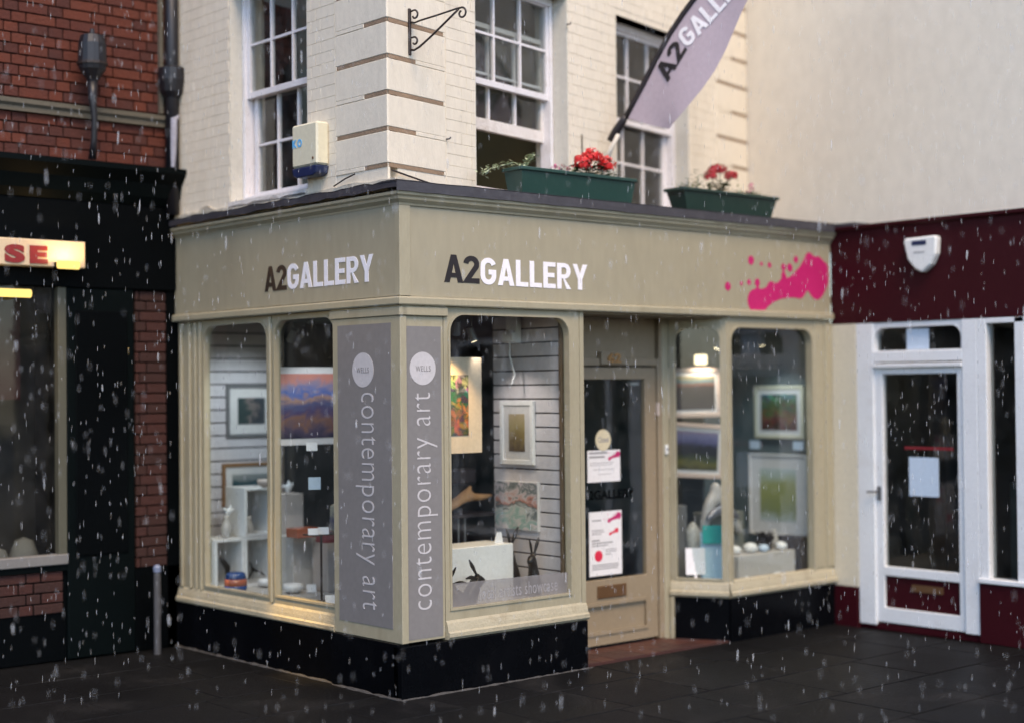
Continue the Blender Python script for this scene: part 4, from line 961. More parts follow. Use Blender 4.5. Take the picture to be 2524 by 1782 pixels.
# ================================================================ things on the gallery walls
# alarm box with blue base
t = empty('alarm_box', (0, .94, 3.4), label='cream alarm box with navy base on the side wall, beside the sash window', cat='alarm box')
ab = MB().box(UL, .655, .955, .0, .10, 3.455, 3.745).build('casing', alarm_c, t, bevel=.012)
MB().prism(UL, [[(.655, 3.450), (.955, 3.450), (.94, 3.40), (.90, 3.385), (.71, 3.385), (.67, 3.40)]], .0, .102).build('base_lens', navy, t, bevel=.006)
text('K', UL, .892, .945, 3.59, 3.645, .1005, lblue, ab, name='letter', bold=.05, th=.002)
text('O', UL, .83, .884, 3.59, 3.645, .1005, lblue, ab, name='letter', bold=.05, th=.002)
MB().disc(UL, .70, 3.50, .009, .10, .104, 12).build('screw', brown_metal, t)
# wrought iron bracket
t = empty('hanging_sign_bracket', UW.p(.218, 0, 4.28), label='empty black wrought iron sign bracket with scrolls, above the corner', cat='bracket')
bp = lambda a, z: UW.p(.218, a, z)
MB().box(UW, .206, .230, .0, .016, 4.12, 4.425).build('back_plate', iron, t, bevel=.004)
def spiral(cx, cz, r0, r1, a0, a1, n=18): return [bp(cx + (r0+(r1-r0)*i/n)*math.cos(a0+(a1-a0)*i/n), cz + (r0+(r1-r0)*i/n)*math.sin(a0+(a1-a0)*i/n)) for i in range(n+1)]
MB().tube([bp(.016, 4.335), bp(.05, 4.326), bp(.10, 4.334), bp(.25, 4.348), bp(.39, 4.364), bp(.43, 4.366)] + spiral(.440, 4.330, .037, .016, R(85), R(-250)), .0065, 8).build('upper_arm', iron, t, smooth=True)
MB().tube([bp(.016, 4.155), bp(.045, 4.148), bp(.09, 4.163), bp(.20, 4.225), bp(.32, 4.300), bp(.415, 4.360)], .0072, 8).build('lower_brace', iron, t, smooth=True)
MB().tube([bp(.016, 4.402)] + spiral(.050, 4.376, .034, .015, R(110), R(-160)), .0065, 8).build('scroll', iron, t, smooth=True)
MB().tube([bp(.016, 4.232)] + spiral(.048, 4.204, .031, .013, R(110), R(-150)), .0065, 8).build('scroll', iron, t, smooth=True)
# pole flag
FT = 2.492
fpnt = lambda out, z, s=0: UW.p(FT + s, out, z)
t = empty('banner_flag', fpnt(0, 3.64), label='mauve gallery banner on a curved black pole leaning out between the windows', cat='banner')
MB().box(UW, FT-.05, FT+.05, .0, .02, 3.56, 3.72).build('wall_plate', cream_dirty, t, bevel=.004)
MB().tube([fpnt(.01, 3.62), fpnt(.17, 3.88)], .020, 12).build('pole_holder', white_tube, t, smooth=True)
MB().tube([fpnt(.10, 3.83), fpnt(.15, 3.90), fpnt(.215, 3.975), fpnt(.24, 4.01)], [.032, .034, .030, .020], 12).build('socket_sleeve', black_pl, t, smooth=True)
pole = [(.165, 3.88), (.23, 4.00), (.305, 4.115), (.388, 4.235), (.508, 4.418), (.626, 4.586), (.742, 4.719), (.827, 4.806), (.95, 4.915), (1.10, 5.03), (1.28, 5.14), (1.5, 5.24), (1.75, 5.30)]
MB().tube([fpnt(a, z) for a, z in pole], [.013]*len(pole), 10).build('pole', black_pl, t, smooth=True)
# cloth: grid between the pole edge and the free edge, gently billowed
edge = [(.617, 3.869), (.655, 3.90), (.72, 3.95), (.790, 4.016), (.90, 4.13), (.998, 4.254), (1.09, 4.40), (1.185, 4.575), (1.26, 4.70), (1.34, 4.81), (1.46, 4.92), (1.62, 5.03), (1.80, 5.12)]
m = MB(); nc = 14; nr = len(pole) - 1
def lerp2(L, s):
    i = min(int(s), len(L)-2); f = s - i; return (L[i][0]*(1-f)+L[i+1][0]*f, L[i][1]*(1-f)+L[i+1][1]*f)
NR = 36
for r in range(NR+1):
    s = 1.0 + (len(pole)-2)*r/NR; a = lerp2(pole, s); b = lerp2(edge, (len(edge)-1)*r/NR)
    for c in range(nc+1):
        f = c/nc; out = a[0]*(1-f)+b[0]*f; z = a[1]*(1-f)+b[1]*f
        w = .012*math.sin(f*4.2 + r*.16)*f + .012*math.sin(r*.35 + f*2)*f
        m.v.append(fpnt(out, z - .008*math.sin(math.pi*f)*(1-r/NR), w))
m.f = [(r*(nc+1)+c, r*(nc+1)+c+1, (r+1)*(nc+1)+c+1, (r+1)*(nc+1)+c) for r in range(NR) for c in range(nc)]
ban = m.build('banner_cloth', banner_m, t, smooth=True)
# black hem along the pole
MB().tube([fpnt(a+.012, z-.010) for a, z in pole[1:]], [.017]*(len(pole)-1), 8).build('pole_sleeve', black_pl, t, smooth=True)
# lettering laid along the banner, running outwards and up
from mathutils.bvhtree import BVHTree
bvh = BVHTree.FromPolygons([v.co + WP[ban.name] for v in ban.data.vertices], [tuple(p.vertices) for p in ban.data.polygons])
def banner_word(word, c0, c1, mat, hgt, gap):
    ax = Vector((c1[0]-c0[0], c1[1]-c0[1])); L = ax.length; ax /= L; pe = Vector((-ax.y, ax.x))
    def place(a, b, l):
        q = Vector(c0) + ax*a*L + pe*(b-.5)*hgt; w = fpnt(q.x, q.y, 0); h = bvh.ray_cast(w - UW.u*.3, UW.u)
        return (h[0] if h[0] else w) - UW.u*(.003 + l)
    sign_letters(word, place, mat, ban, gap)
banner_word('A2', (.555, 4.262), (.728, 4.488), black_letter, .150, .03)
banner_word('GALLERY', (.740, 4.505), (1.33, 5.00), white_letter, .150, .08)
# rusty streak and hooks beside the flag
o = MB().box(UW, 2.235, 2.243, .003, .008, 3.60, 3.86).build('rusty_hook_rail', iron); tag(o, 'thin rusty iron strip on the cream wall above the red geraniums', 'iron strip')
for u, z, lb in ((.60, 3.62, 'tiny black hook on the cream wall right of the corner quoins'), (2.055, 4.66, 'small rusty hook at the top of the open sash window frame')):
    o = MB().tube([UW.p(u, .0, z), UW.p(u, .03, z), UW.p(u+.005, .035, z+.012)], .005, 6).build('wall_hook', iron); tag(o, lb, 'hook')

# ---- planters
def planter(x0, x1, y0, dep, zb, zt, mt, label, taper=.05):
    t = empty('window_box', ((x0+x1)/2, y0+dep/2, zb), label=label, cat='planter', group='green troughs on the shopfront roof')
    ex, ey = taper, .025
    top = [(x0, y0), (x1, y0), (x1, y0+dep), (x0, y0+dep)]; bot = [(x0+ex, y0+ey), (x1-ex, y0+ey), (x1-ex, y0+dep-ey), (x0+ex, y0+dep-ey)]
    m = MB().add([(*p, zb) for p in bot] + [(*p, zt) for p in top], [(0, 1, 2, 3), (0, 1, 5, 4), (1, 2, 6, 5), (2, 3, 7, 6), (3, 0, 4, 7)])
    m.build('trough', mt, t)
    o = .012
    MB().prism(Frame((0, 0, 0), (1, 0, 0), (0, 0, 1)), [[(0, 0)]*3], 0, 0) if False else None
    m = MB()
    m.box(W0, x0-o, x1+o, -y0-.012, -y0+o, zt-.026, zt); m.box(W0, x0-o, x1+o, -y0-dep-o, -y0-dep+.012, zt-.026, zt)
    m.box(W0, x0-o, x0+.012, -y0-dep+.012, -y0-.012, zt-.026, zt); m.box(W0, x1-.012, x1+o, -y0-dep+.012, -y0-.012, zt-.026, zt)
    m.build('rim', mt, t, bevel=.005)
    for k in range(7):
        u = x0 + (x1-x0)*(k+.5)/7
        MB().add([(u-.006, y0+ey*.62+.0, zb+.03), (u+.006, y0+ey*.62+.0, zb+.03), (u+.006, y0-.001, zt-.03), (u-.006, y0-.001, zt-.03), (u-.006, y0+ey+.01, zb+.03), (u+.006, y0+ey+.01, zb+.03), (u+.006, y0+.01, zt-.03), (u-.006, y0+.01, zt-.03)],
                 [(0, 1, 2, 3), (4, 5, 6, 7), (0, 1, 5, 4), (1, 2, 6, 5), (2, 3, 7, 6), (3, 0, 4, 7)]).build('moulded_rib', mt, t) if False else None
    MB().box(W0, x0+.014, x1-.014, -y0-dep+.014, -y0-.014, zt-.05, zt-.035).build('soil', soil, t)
    return t
planter(1.06, 2.165, .02, .19, 3.275, 3.458, plastic_g, 'long green plastic trough before the open sash window', .02)
planter(2.685, 3.785, .02, .19, 3.275, 3.445, plastic_dg, 'darker green trough below the banner, nearer the plain cream wall', .055)
def leaf(m, p, a, el, l, w, fold=.25):
    d = Vector((math.cos(a)*math.cos(el), math.sin(a)*math.cos(el), math.sin(el))); s = d.cross(Vector((0, 0, 1)))
    s = s.normalized()*w if s.length > 1e-3 else Vector((w, 0, 0)); n = s.cross(d).normalized()*w*fold
    p = Vector(p)
    m.add([p, p+d*l*.45+s+n, p+d*l, p+d*l*.45-s+n, p+d*l*.5], [(0, 1, 4), (1, 2, 4), (2, 3, 4), (3, 0, 4)])
def blossom(c, r, mt, parent, n=46, seed=1):
    q = random.Random(seed); m = MB(); c = Vector(c)
    for i in range(n):
        z = q.uniform(-.35, 1); a = q.uniform(0, 6.28); rr = math.sqrt(max(0, 1-z*z)); d = Vector((rr*math.cos(a), rr*math.sin(a), z*.85))
        p = c + d*r*q.uniform(.8, 1.05); s = r*q.uniform(.24, .36)
        x = d.cross(Vector((q.uniform(-1, 1), q.uniform(-1, 1), q.uniform(-1, 1)))).normalized(); y = d.cross(x).normalized()
        tl = d*s*q.uniform(-.3, .5)
        for k in range(4):
            b = k*1.5708 + q.random()*.4; e = (x*math.cos(b)+y*math.sin(b)); g = (x*math.cos(b+.9)+y*math.sin(b+.9))
            m.add([p, p+e*s+tl, p+(e+g)*s*.62+tl*1.3, p+g*s+tl], [(0, 1, 2, 3)])
    return m.build('flower_head', mt, parent)
def geranium(x, y, z, heads, label, mt, seed, spread=.12, lm=leaf_dark, nl=60, hgt=.13):
    t = empty('geranium', (x, y, z), label=label, cat='geranium'); q = random.Random(seed); m = MB()
    for i in range(nl):
        a = q.uniform(0, 6.28); r = spread*math.sqrt(q.random())
        leaf(m, (x+r*math.cos(a), y+r*math.sin(a)*.55, z+q.uniform(-.01, hgt)), q.uniform(0, 6.28), q.uniform(-.4, .5), q.uniform(.03, .055), q.uniform(.016, .028))
    m.build('foliage', lm, t)
    for k, (hx, hz, r) in enumerate(heads):
        MB().tube([(x, y, z-.02), (x+hx*.5, y-.01, z+hz*.55), (x+hx, y-.02, z+hz)], .0035, 5).build('stem', stem_m, t)
        blossom((x+hx, y-.02, z+hz), r, mt, t, seed=seed*7+k)
def foliage(name, label, cat, spots, mt, seed, l=(.02, .04)):
    q = random.Random(seed); m = MB()
    for (x, y, z, rx, rz, n) in spots:
        for i in range(n):
            p = (x+q.gauss(0, rx), y+q.gauss(0, .03), z+abs(q.gauss(0, rz)))
            leaf(m, p, q.uniform(0, 6.28), q.uniform(-.5, .7), q.uniform(*l), q.uniform(.007, .012))
    for (x, y, z, rx, rz, n) in spots: m.tube([(x, y, z-.04), (x+.02, y, z+rz)], .003, 5)
    tag(m.build(name, mt), label, cat)
def trailing(name, label, path, mt, seed, n=60):
    q = random.Random(seed); m = MB(); m.tube(path, .003, 5)
    for i in range(n):
        f = q.random()*(len(path)-1); k = min(int(f), len(path)-2); p = Vector(path[k]).lerp(Vector(path[k+1]), f-k)
        leaf(m, p + Vector((q.gauss(0, .012), q.gauss(0, .02), q.gauss(0, .012))), q.uniform(0, 6.28), q.uniform(-.6, .8), q.uniform(.022, .042), q.uniform(.009, .014))
    tag(m.build(name, mt), label, 'trailing plant')
geranium(1.80, .12, 3.45, [(-.095, .085, .060), (.0, .145, .062), (-.045, .13, .050), (.05, .135, .048), (.15, .10, .064), (-.125, .11, .042), (.165, .075, .04)], 'bright red geranium in full flower at the middle of the green trough', petal_red, 3, .15, leaf_dark, 130, .10)
trailing('ivy', 'variegated ivy spilling over the end of the trough into the open window', [(1.20, .13, 3.47), (1.10, .15, 3.50), (1.02, .18, 3.475), (.94, .20, 3.45), (.88, .2, 3.42), (.86, .2, 3.40)], leaf_pale, 5, 95)
trailing('ivy', 'variegated ivy rising from the trough beside the pink pansies', [(1.12, .12, 3.46), (1.20, .12, 3.50), (1.24, .12, 3.54), (1.22, .1, 3.56)], leaf_pale, 9, 60)
foliage('trough_greenery', 'sparse pale greenery at the far end of the green trough under the geranium', 'foliage', [(2.0, .12, 3.45, .09, .03, 60), (1.62, .10, 3.45, .08, .015, 24)], leaf_green, 11)
def pansy(x, y, z, cols, label, seed):
    t = empty('pansy', (x, y, z), label=label, cat='flower'); q = random.Random(seed); m = MB()
    for i in range(24): leaf(m, (x+q.gauss(0, .04), y+q.gauss(0, .02), z+q.random()*.02), q.uniform(0, 6.28), q.uniform(-.2, .8), .03, .009)
    m.build('foliage', leaf_dark, t)
    for k, (dx, dz, mt) in enumerate(cols): blossom((x+dx, y-.01, z+dz), .020, mt, t, 12, seed+k)
pansy(1.44, .08, 3.455, [(-.03, .035, petal_pink), (-.005, .02, petal_pink), (.045, .04, petal_dusk), (.08, .03, petal_dusk), (.11, .028, petal_dusk), (.09, .01, petal_dusk)], 'small magenta and dusky pansies between the ivy and the red geranium', 21)
geranium(3.20, .12, 3.44, [(-.13, .12, .050), (-.07, .17, .055), (-.01, .18, .05), (.11, .14, .050), (.15, .15, .035)], 'crimson geranium with leggy stems in the darker trough', petal_deep, 13, .11, leaf_green, 80, .09)
foliage('trough_greenery', 'light green leafy clump at the window end of the darker trough', 'foliage', [(2.86, .12, 3.44, .06, .035, 90), (2.94, .12, 3.46, .02, .10, 26)], leaf_green, 17)
foliage('trough_greenery', 'pale grey green fringe at the cream wall end of the darker trough', 'foliage', [(3.62, .12, 3.44, .08, .02, 60), (3.42, .12, 3.44, .05, .05, 30)], leaf_pale, 19)
pansy(3.50, .07, 3.45, [(0, .06, petal_pink), (.02, .04, petal_pink), (-.02, .02, petal_pink), (.015, .075, petal_pink)], 'magenta flowers drooping near the cream wall end of the darker trough', 31)

# ================================================================ LEFT NEIGHBOUR
BB = empty('brick_building', (-2.0, 3.4, 0), label='dark red brick building with black green shopfront beyond the side street corner', cat='building')
MB().box(FB, -.02, 16.0, -.45, -.022, 3.60, TOP).build('wall', mortar, BB)
MB().box(FB, -.02, .93, -.45, -.022, 0, 3.60).build('wall', navy_black, BB)
bricks(FB, .0, 1.75, 3.665, 3.665+.0775*4, 0, BB, reds, limit=60)
bricks(FB, .0, 1.75, 4.078, 4.078+.0775*17, 0, BB, reds, limit=185, prefer=lambda q: q[2])
pier_bricks = [paint('shade_dark_brick_a', (.030, .0085, .006), .85, .3, 9, .7, 70), paint('shade_dark_brick_b', (.040, .010, .007), .85, .3, 9, .7, 70)]  # darker copies of the red brick, standing for shade on this side
bricks(FB, .085, .352, .62, .62+.0775*27, .02, BB, pier_bricks, limit=300, deep=.04)
bricks(FB, .93, 1.75, .345, .345+.0775*4, .01, BB, pier_bricks, limit=40)
MB().profile(FB, [(-.02, 3.975), (.03, 3.975), (.03, 4.01), (.05, 4.03), (.05, 4.06), (-.02, 4.076)], -.02, 16.0).build('string_course', band_m, BB)
MB().box(FB, .10, .13, -.02, .03, 4.08, TOP).build('wall_edge_strip', band_m, BB)
MB().profile(FB, [(-.02, 3.36), (.06, 3.36), (.10, 3.42), (.13, 3.52), (.20, 3.60), (.20, 3.64), (-.02, 3.665)], -.02, 16.0).build('shop_cornice', green_black, BB)
MB().box(FB, .0, 16.0, -.02, .05, 2.72, 3.36).build('shop_fascia', navy_black, BB, bevel=.004)
MB().box(FB, .36, .90, -.02, .04, .0, 2.72).build('shop_pilaster', green_black, BB, bevel=.01)
MB().box(FB, .42, .84, .04, .052, .75, 2.55).build('pilaster_panel', navy_black, BB, bevel=.01)
MB().box(FB, .90, .965, -.04, .03, .72, 2.72).build('shop_window_post', olive, BB, bevel=.004)
MB().box(FB, .90, 16.0, -.04, .05, .70, .775).build('shop_window_sill', paint('grey_sill', (.16, .155, .15), .6, .2), BB, bevel=.006)
MB().box(FB, .85, 16.0, -.04, .03, .655, .70).build('riser_rail', green_black, BB)
MB().box(FB, .90, 16.0, -.05, -.0, .0, .66).build('stall_riser', navy_black, BB)
MB().box(FB, -.02, .36, -.02, .03, .0, .62).build('pier_base', navy_black, BB)
MB().add([FB.p(u, -.03, z) for u, z in ((.96, .77), (4.0, .77), (4.0, 2.72), (.96, 2.72))], [(0, 1, 2, 3)]).build('shop_window_pane', G_nb, BB)
MB().box(FB, -.04, 4.2, -1.2, -1.15, .0, 3.3).build('shop_inner_wall', paint('brown_interior', (.055, .045, .035), .8, .3, 1.5), BB)
MB().box(FB, .93, 4.2, -1.15, -.05, .55, .60).build('shop_display_floor', dark_in, BB)
MB().box(FB, .94, 16.0, -1.2, -.03, 2.74, 2.80).build('shop_ceiling', dark_in, BB)
MB().box(FB, -.03, .94, -1.2, -.46, 2.74, 2.80).build('shop_ceiling', dark_in, BB)
MB().box(FB, 4.0, 16.0, -.45, -.03, .6, 2.75).build('shop_wall', navy_black, BB)
MB().box(FB, 1.0, 1.9, -.6, -.55, 1.9, 2.7).build('inner_red_banner', paint('dull_red_cloth', (.10, .02, .02), .8, .2), BB)
for i, (u, z, s, lb) in enumerate([(1.08, .60, 1.3, 'pale bundle behind the sill nearest the olive frame of the dark shop'), (1.27, .60, 1.0, 'pale low heap on the display floor of the dark shop')]):
    vase(-u, 3.2, z, [(.06, 0), (.09, .03), (.08, .12), (.05, .2), (.0, .22)], paint('dull_white_cloth', (.22, .21, .19), .8, .2), lb, 'shop_window_ornament', 'ornament', s)
# lit sign
sg = empty('illuminated_sign', FB.p(1.2, .10, 2.95), label='lit cream shop sign with red letters on the black green fascia', cat='sign')
MB().box(FB, .805, 3.2, .055, .15, 2.850, 3.045).build('sign_box', paint('cream_sign_face', (.62, .47, .30), .5, .1), sg, bevel=.008)
text('S', FB, 1.270, 1.42, 2.868, 3.000, .1525, red_sign, sg, name='letter', bold=.06, th=.006)
text('E', FB, 1.10, 1.235, 2.870, 2.998, .1525, red_sign, sg, name='letter', bold=.06, th=.006)
# strip lamps that light the sign
def strip_lamp(u0, u1, z, d, label, e, down):
    t = empty('strip_lamp', FB.p((u0+u1)/2, d, z), label=label, cat='lamp', group='yellow lamps of the dark shopfront')
    MB().tube([FB.p(u0, d, z), FB.p(u1, d, z)], .030, 12).build('lamp_tube', emit('warm_tube', (1, .70, .20), .62) if 'warm_tube' not in MATS else MATS['warm_tube'], t)
    MB().box(FB, u0, u1, d-.09, d-.035, z-.02, z+.02).build('lamp_housing', navy_black, t)
    L = bpy.data.lights.new('lamp_glow', 'AREA'); L.shape = 'RECTANGLE'; L.size = abs(u1-u0); L.size_y = .05; L.energy = e*.5; L.color = (1, .62, .24)
    o = bpy.data.objects.new('lamp_glow', L); COL.objects.link(o); o.parent = t; o.location = (0, -.04, -.02 if down else .03)
    o.rotation_euler = (R(-25), 0, 0) if down else (R(150), 0, 0)
strip_lamp(1.225, 2.4, 2.655, .14, 'long glowing yellow tube lamp under the lit sign', 5, True)
strip_lamp(.895, 1.05, 2.865, .22, 'short yellow lamp at the end of the lit sign', 1.5, False)
L = bpy.data.lights.new('added_cill_glow', 'SPOT'); L.energy = 230; L.spot_size = R(16); L.spot_blend = 1; L.color = (1, .60, .14); L.shadow_soft_size = .05  # added narrow beam with no lamp of its own, makes the yellow cill glow
lt = [o for o in bpy.data.objects if o.name.startswith('strip_lamp')][-1]
o = bpy.data.objects.new('added_cill_glow', L); COL.objects.link(o); o.parent = lt; pz = FB.p(.93, .30, 2.84); o.location = pz - WP[lt.name]
o.rotation_euler = (pz - Vector((0, 1.20, .38))).to_track_quat('Z', 'Y').to_euler()
# floodlight on swan neck
t = empty('wall_lantern', FB.p(.75, .18, 3.68), label='dark wall lantern on a curved stem against the red brick', cat='lantern')
MB().tube([FB.p(.735, .12, 3.66), FB.p(.735, .15, 3.80), FB.p(.74, .17, 3.95), FB.p(.755, .17, 4.10), FB.p(.755, .17, 4.22)], [.03, .022, .022, .03, .04], 10).build('stem', pipe_m, t, smooth=True)
MB().lathe(FB.p(.755, .17, 4.20), [(.03, 0), (.045, .04), (.095, .11), (.105, .15), (.10, .30), (.085, .36), (.02, .38)], 16).build('lantern_body', pipe_m, t)
MB().lathe(FB.p(.755, .17, 4.58), [(.02, 0), (.015, .03), (.0, .04)], 10).build('finial', pipe_m, t)
MB().lathe(FB.p(.755, .17, 4.345), [(.112, 0), (.112, .02)], 16).build('lantern_band', iron, t)
# drainpipe in the corner
t = empty('drainpipe', (-.06, 2.80, 3.3), label='black cast iron drainpipe in the corner between brick and cream walls', cat='drainpipe')
MB().tube([(-.055, 2.80, 3.30), (-.055, 2.80, 5.9)], .052, 14).build('pipe', pipe_m, t, smooth=True)
MB().lathe((-.05, 2.80, 4.20), [(.06, 0), (.09, .04), (.11, .13), (.11, .22), (.07, .24)], 14).build('pipe_collar', pipe_m, t)
MB().box(FB, -.03, .11, .005, .02, 4.16, 4.22).build('pipe_bracket', iron, t)
MB().tube([(-.07, 2.765, 3.66), (-.065, 2.765, 3.80), (-.06, 2.765, 4.03), (-.02, 2.765, 4.06)], [.018, .026, .030, .014], 10).build('flaking_patch', pipe_grey, t)
MB().box(FB, -.02, .085, -.01, .03, .0, 3.62).build('corner_boarding', navy_black, BB)
# little post
t = empty('bollard', (-.30, 2.62, 0), label='slim pale grey post standing before the dark brick pier', cat='post')
MB().lathe((-.30, 2.62, -.01), [(.026, 0), (.026, .60), (.022, .62)], 14).build('post_shaft', paint('dull_grey_post_paint', (.055, .055, .06), .6, .2), t, smooth=False)
MB().lathe((-.30, 2.62, .61), [(.03, 0), (.03, .035), (.018, .05), (.0, .055)], 14).build('post_cap', paint('bluish_cap', (.14, .17, .26), .4, .1), t)

# ================================================================ RIGHT NEIGHBOUR
NB = empty('maroon_shop_building', (4.9, -1.5, 0), label='cream rendered building with maroon fascia and white shop door', cat='building')
MB().add([(4.82, -8, 3.1), (4.82, 6, 3.1), (4.82, 6, TOP+1), (4.82, -8, TOP+1), (5.1, -8, 3.1), (5.1, 6, 3.1), (5.1, 6, TOP+1), (5.1, -8, TOP+1)],
         [(0, 1, 2, 3), (4, 5, 6, 7), (0, 1, 5, 4), (1, 2, 6, 5), (2, 3, 7, 6), (3, 0, 4, 7)]).build('wall', render_smooth, NB)
MB().profile(FN, [(-.45, 3.20), (.02, 3.20), (.035, 3.212), (.035, 3.236), (-.45, 3.246)], .02, 8.0).build('roof_edge', maroon, NB)
MB().box(FN, .0, 8.0, -.05, .0, 2.443, 3.20).build('fascia_board', maroon, NB)
MB().box(FN, .0, .27, -.3, .03, 3.236, 3.262).build('roof_lead', lead_m, NB)
MB().box(FN, .0, 8.0, -.30, -.05, 2.45, 3.20).build('fascia_backing', dark_in, NB)
MB().box(FN, .0, .243, -.30, .0, .318, 2.443).build('corner_pier', paint('cream_pier_paint', (.62, .565, .44), .6, .05, 2, .1, 40), NB, bevel=.004)
MB().box(FN, .0, .24, -.30, .012, -.02, .318).build('pier_base', maroon, NB, bevel=.004)
fr = MB().prism(FN, [rect(.30, 1.36, .02, 2.192), arch_loop(.405, 1.232, 2.225, 2.385 if False else 2.180, .05)[::-1] if False else rect(.405, 1.232, .06, 2.0)[::-1]], -.12, .0).build('door_frame', whitepaint, NB) if False else None
# frame, transom light, door leaf
df = MB()
df.box(FN, .245, .405, -.10, .0, .035, 2.44); df.box(FN, 1.215, 1.345, -.10, .0, .055, 2.44)
df.box(FN, .405, 1.215, -.10, .0, 2.128, 2.212); df.box(FN, .405, 1.215, -.10, .012, 2.085, 2.118)
df.build('door_frame', whitepaint, NB, bevel=.004)
MB().prism(FN, [rect(.405, 1.215, 2.212, 2.44), arch_loop(.415, 1.205, 2.218, 2.40, .09)[::-1]], -.09, -.01).build('transom_arch', whitepaint, NB)
MB().add([FN.p(u, -.06, z) for u, z in ((.405, 2.20), (1.215, 2.20), (1.215, 2.44), (.405, 2.44))], [(0, 1, 2, 3)]).build('transom_pane', G_nb, NB)
o = MB().box(FN, .695, .897, -.05, -.045, 2.222, 2.385).build('transom_notice', blue_paper); tag(o, 'pale blue notice in the light above the white door', 'notice')
dl = MB().prism(FN, [rect(.405, 1.215, .06, 2.083), rect(.475, 1.155, .505, 2.033)[::-1], rect(.475, 1.155, .18, .432)[::-1]], -.08, -.02).build('white_door', whitepaint, NB, bevel=.005)
MB().add([FN.p(u, -.055, z) for u, z in ((.47, .50), (1.16, .50), (1.16, 2.04), (.47, 2.04))], [(0, 1, 2, 3)]).build('pane', G_nb, dl)
MB().box(FN, .47, 1.16, -.06, -.04, .175, .437).build('maroon_panel', maroon, dl)
MB().box(FN, .72, 1.0, -.04, -.032, .325, .380).build('letter_plate', brown_metal, dl)
h = MB().box(FN, .425, .455, -.02, -.008, 1.03, 1.14).build('handle_plate', steel, dl)
MB().tube([FN.p(.44, -.01, 1.10), FN.p(.44, .03, 1.10), FN.p(.36, .04, 1.095)], .008, 8).build('lever', steel, h, smooth=True)
o = MB().box(FN, .700, .968, -.050, -.046, 1.075, 1.380).build('door_notice', blue_paper); tag(o, 'pale blue sheet taped inside the glass of the white door', 'notice')
o = MB().box(FN, .66, 1.10, -.050, -.047, 1.44, 1.462).build('red_strip', paint('dull_red_strip', (.20, .012, .02), .5, .1)); tag(o, 'thin red strip across the white door glass above the sheet', 'strip')
MB().box(FN, .24, 8.0, -.25, -.02, .0, .05).build('door_threshold', maroon, NB)
MB().box(FN, 1.345, 8.0, -.10, .012, .0, .452).build('stall_riser', maroon, NB, bevel=.004)
MB().box(FN, 1.345, 8.0, -.10, .03, .452, .49).build('window_sill', whitepaint, NB, bevel=.006)
m = MB(); m.box(FN, 1.347, 1.425, -.10, .0, .49, 2.44); m.box(FN, 1.66, 1.74, -.10, .0, .49, 2.44); m.box(FN, 1.425, 8, -.1, .0, 2.40, 2.44)
for k in range(7): m.box(FN, 2.45 + .78*k, 2.53 + .78*k, -.10, .0, .49, 2.44)
m.build('shop_window_frame', whitepaint, NB, bevel=.004)
MB().add([FN.p(u, -.06, z) for u, z in ((1.42, .48), (4.0, .48), (4.0, 2.42), (1.42, 2.42))], [(0, 1, 2, 3)]).build('shop_window_pane', G_nb, NB)
MB().box(FN, .05, 8.0, -1.6, -1.55, .0, 3.2).build('shop_inner_wall', paint('grey_interior', (.05, .055, .06), .8, .3, 1.2), NB)
MB().box(FN, .05, 8.0, -1.55, -.12, .0, .02).build('shop_floor', dark_in, NB)
MB().box(FN, -.10, 8.0, -1.6, -.03, 2.62, 2.68).build('shop_ceiling', dark_in, NB)
MB().box(FN, -.02, .05, -1.6, -.12, .0, 2.62).build('shop_end_wall', dark_in, NB)
MB().box(FN, .9, 1.5, -1.0, -.9, .02, 2.1).build('inner_partition', paint('dark_partition', (.012, .013, .014), .8, .3), NB)
o = MB().box(FN, 1.45, 2.6, -.5, -.25, .45, 1.2).build('display_block', paint('dark_teal_block', (.02, .035, .037), .6, .2), bevel=.01); tag(o, 'dark teal display block behind the window beside the white door', 'display block')
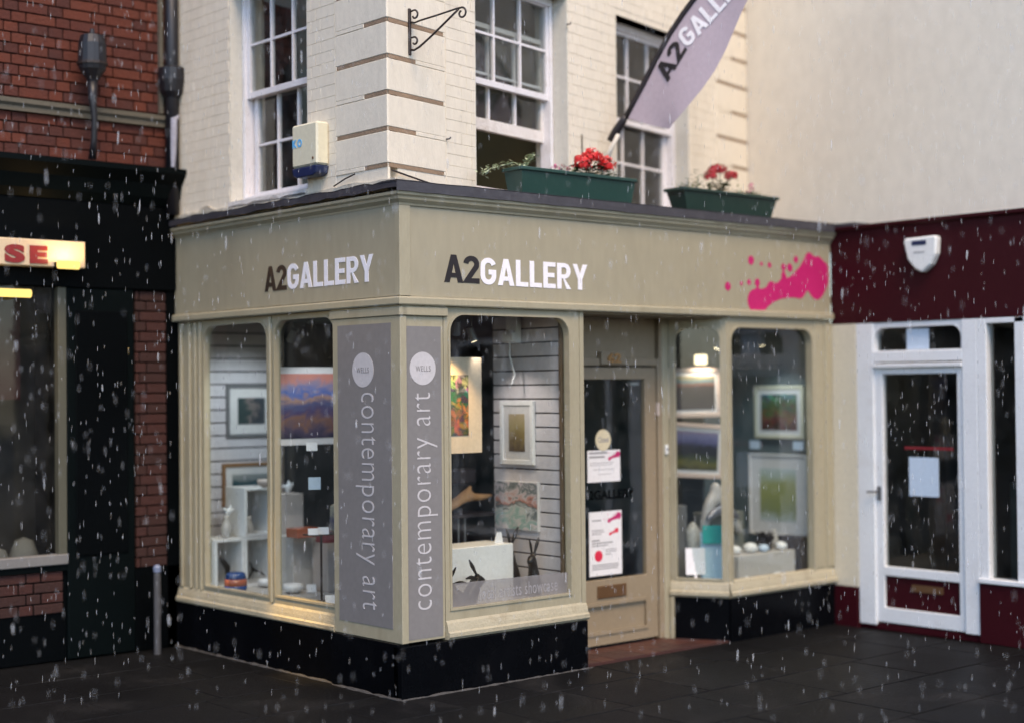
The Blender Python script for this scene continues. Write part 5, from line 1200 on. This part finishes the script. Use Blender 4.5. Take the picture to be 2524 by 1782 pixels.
# shield shaped alarm box
t = empty('alarm_box', FN.p(.91, .05, 2.95), label='white shield shaped alarm box on the maroon fascia', cat='alarm box')
sh = [(.755, 3.062), (.765, 3.085), (1.045, 3.092), (1.055, 3.07), (1.045, 2.95), (1.00, 2.87), (.92, 2.812), (.86, 2.84), (.79, 2.92)]
MB().prism(FN, [sh], .0, .075).build('casing', alarm_w, t, bevel=.012)
MB().box(FN, .835, .965, .0755, .078, 3.025, 3.06).build('blue_stripe', navy, t)
MB().box(FN, .85, .95, .0755, .077, 2.965, 2.975).build('grey_text_line', grey_print, t)

# ================================================================ falling sleet
rq = random.Random(99); V = []; Fc = []
prof = [(-1, .0), (-.55, .8), (.1, 1), (.7, .7), (1, 0)]
def drop(p, r, l, tilt):
    b = len(V); ax = Vector((tilt[0], tilt[1], 1)).normalized(); x = ax.cross(Vector((0, 1, 0))).normalized(); y = ax.cross(x)
    V.append(p - ax*l); 
    for (t, k) in prof[1:-1]:
        for j in range(4): V.append(p + ax*l*t + (x*math.cos(j*1.5708) + y*math.sin(j*1.5708))*r*k)
    V.append(p + ax*l)
    Fc.extend([(b, b+1+(j+1) % 4, b+1+j) for j in range(4)])
    for q_ in range(2): Fc.extend([(b+1+q_*4+j, b+1+q_*4+(j+1) % 4, b+5+q_*4+(j+1) % 4, b+5+q_*4+j) for j in range(4)])
    Fc.extend([(b+9+j, b+9+(j+1) % 4, b+13) for j in range(4)])
cnt = 0
for i in range(32000):
    p = Vector((rq.uniform(-7.5, 5.0), rq.uniform(-8.5, 3.0), rq.uniform(.05, 6.2)))
    if p.x > -.10 and p.y > -.12: continue
    if p.x > 4.35 or p.y > 2.7 or (p - CAM).length < 7.6: continue
    
    drop(p, *((rq.uniform(.005, .0085), rq.uniform(.026, .048)) if rq.random() < .02 else (rq.uniform(.0014, .0026), rq.uniform(.010, .028))), (rq.gauss(.02, .035), rq.gauss(.0, .035)))
me = bpy.data.meshes.new('falling_sleet'); me.from_pydata(V, [], Fc); me.materials.append(sleet_m)
for p in me.polygons: p.use_smooth = True
o = bpy.data.objects.new('falling_sleet', me); COL.objects.link(o); tag(o, 'fine sleet falling across the street', 'sleet', kind='stuff')
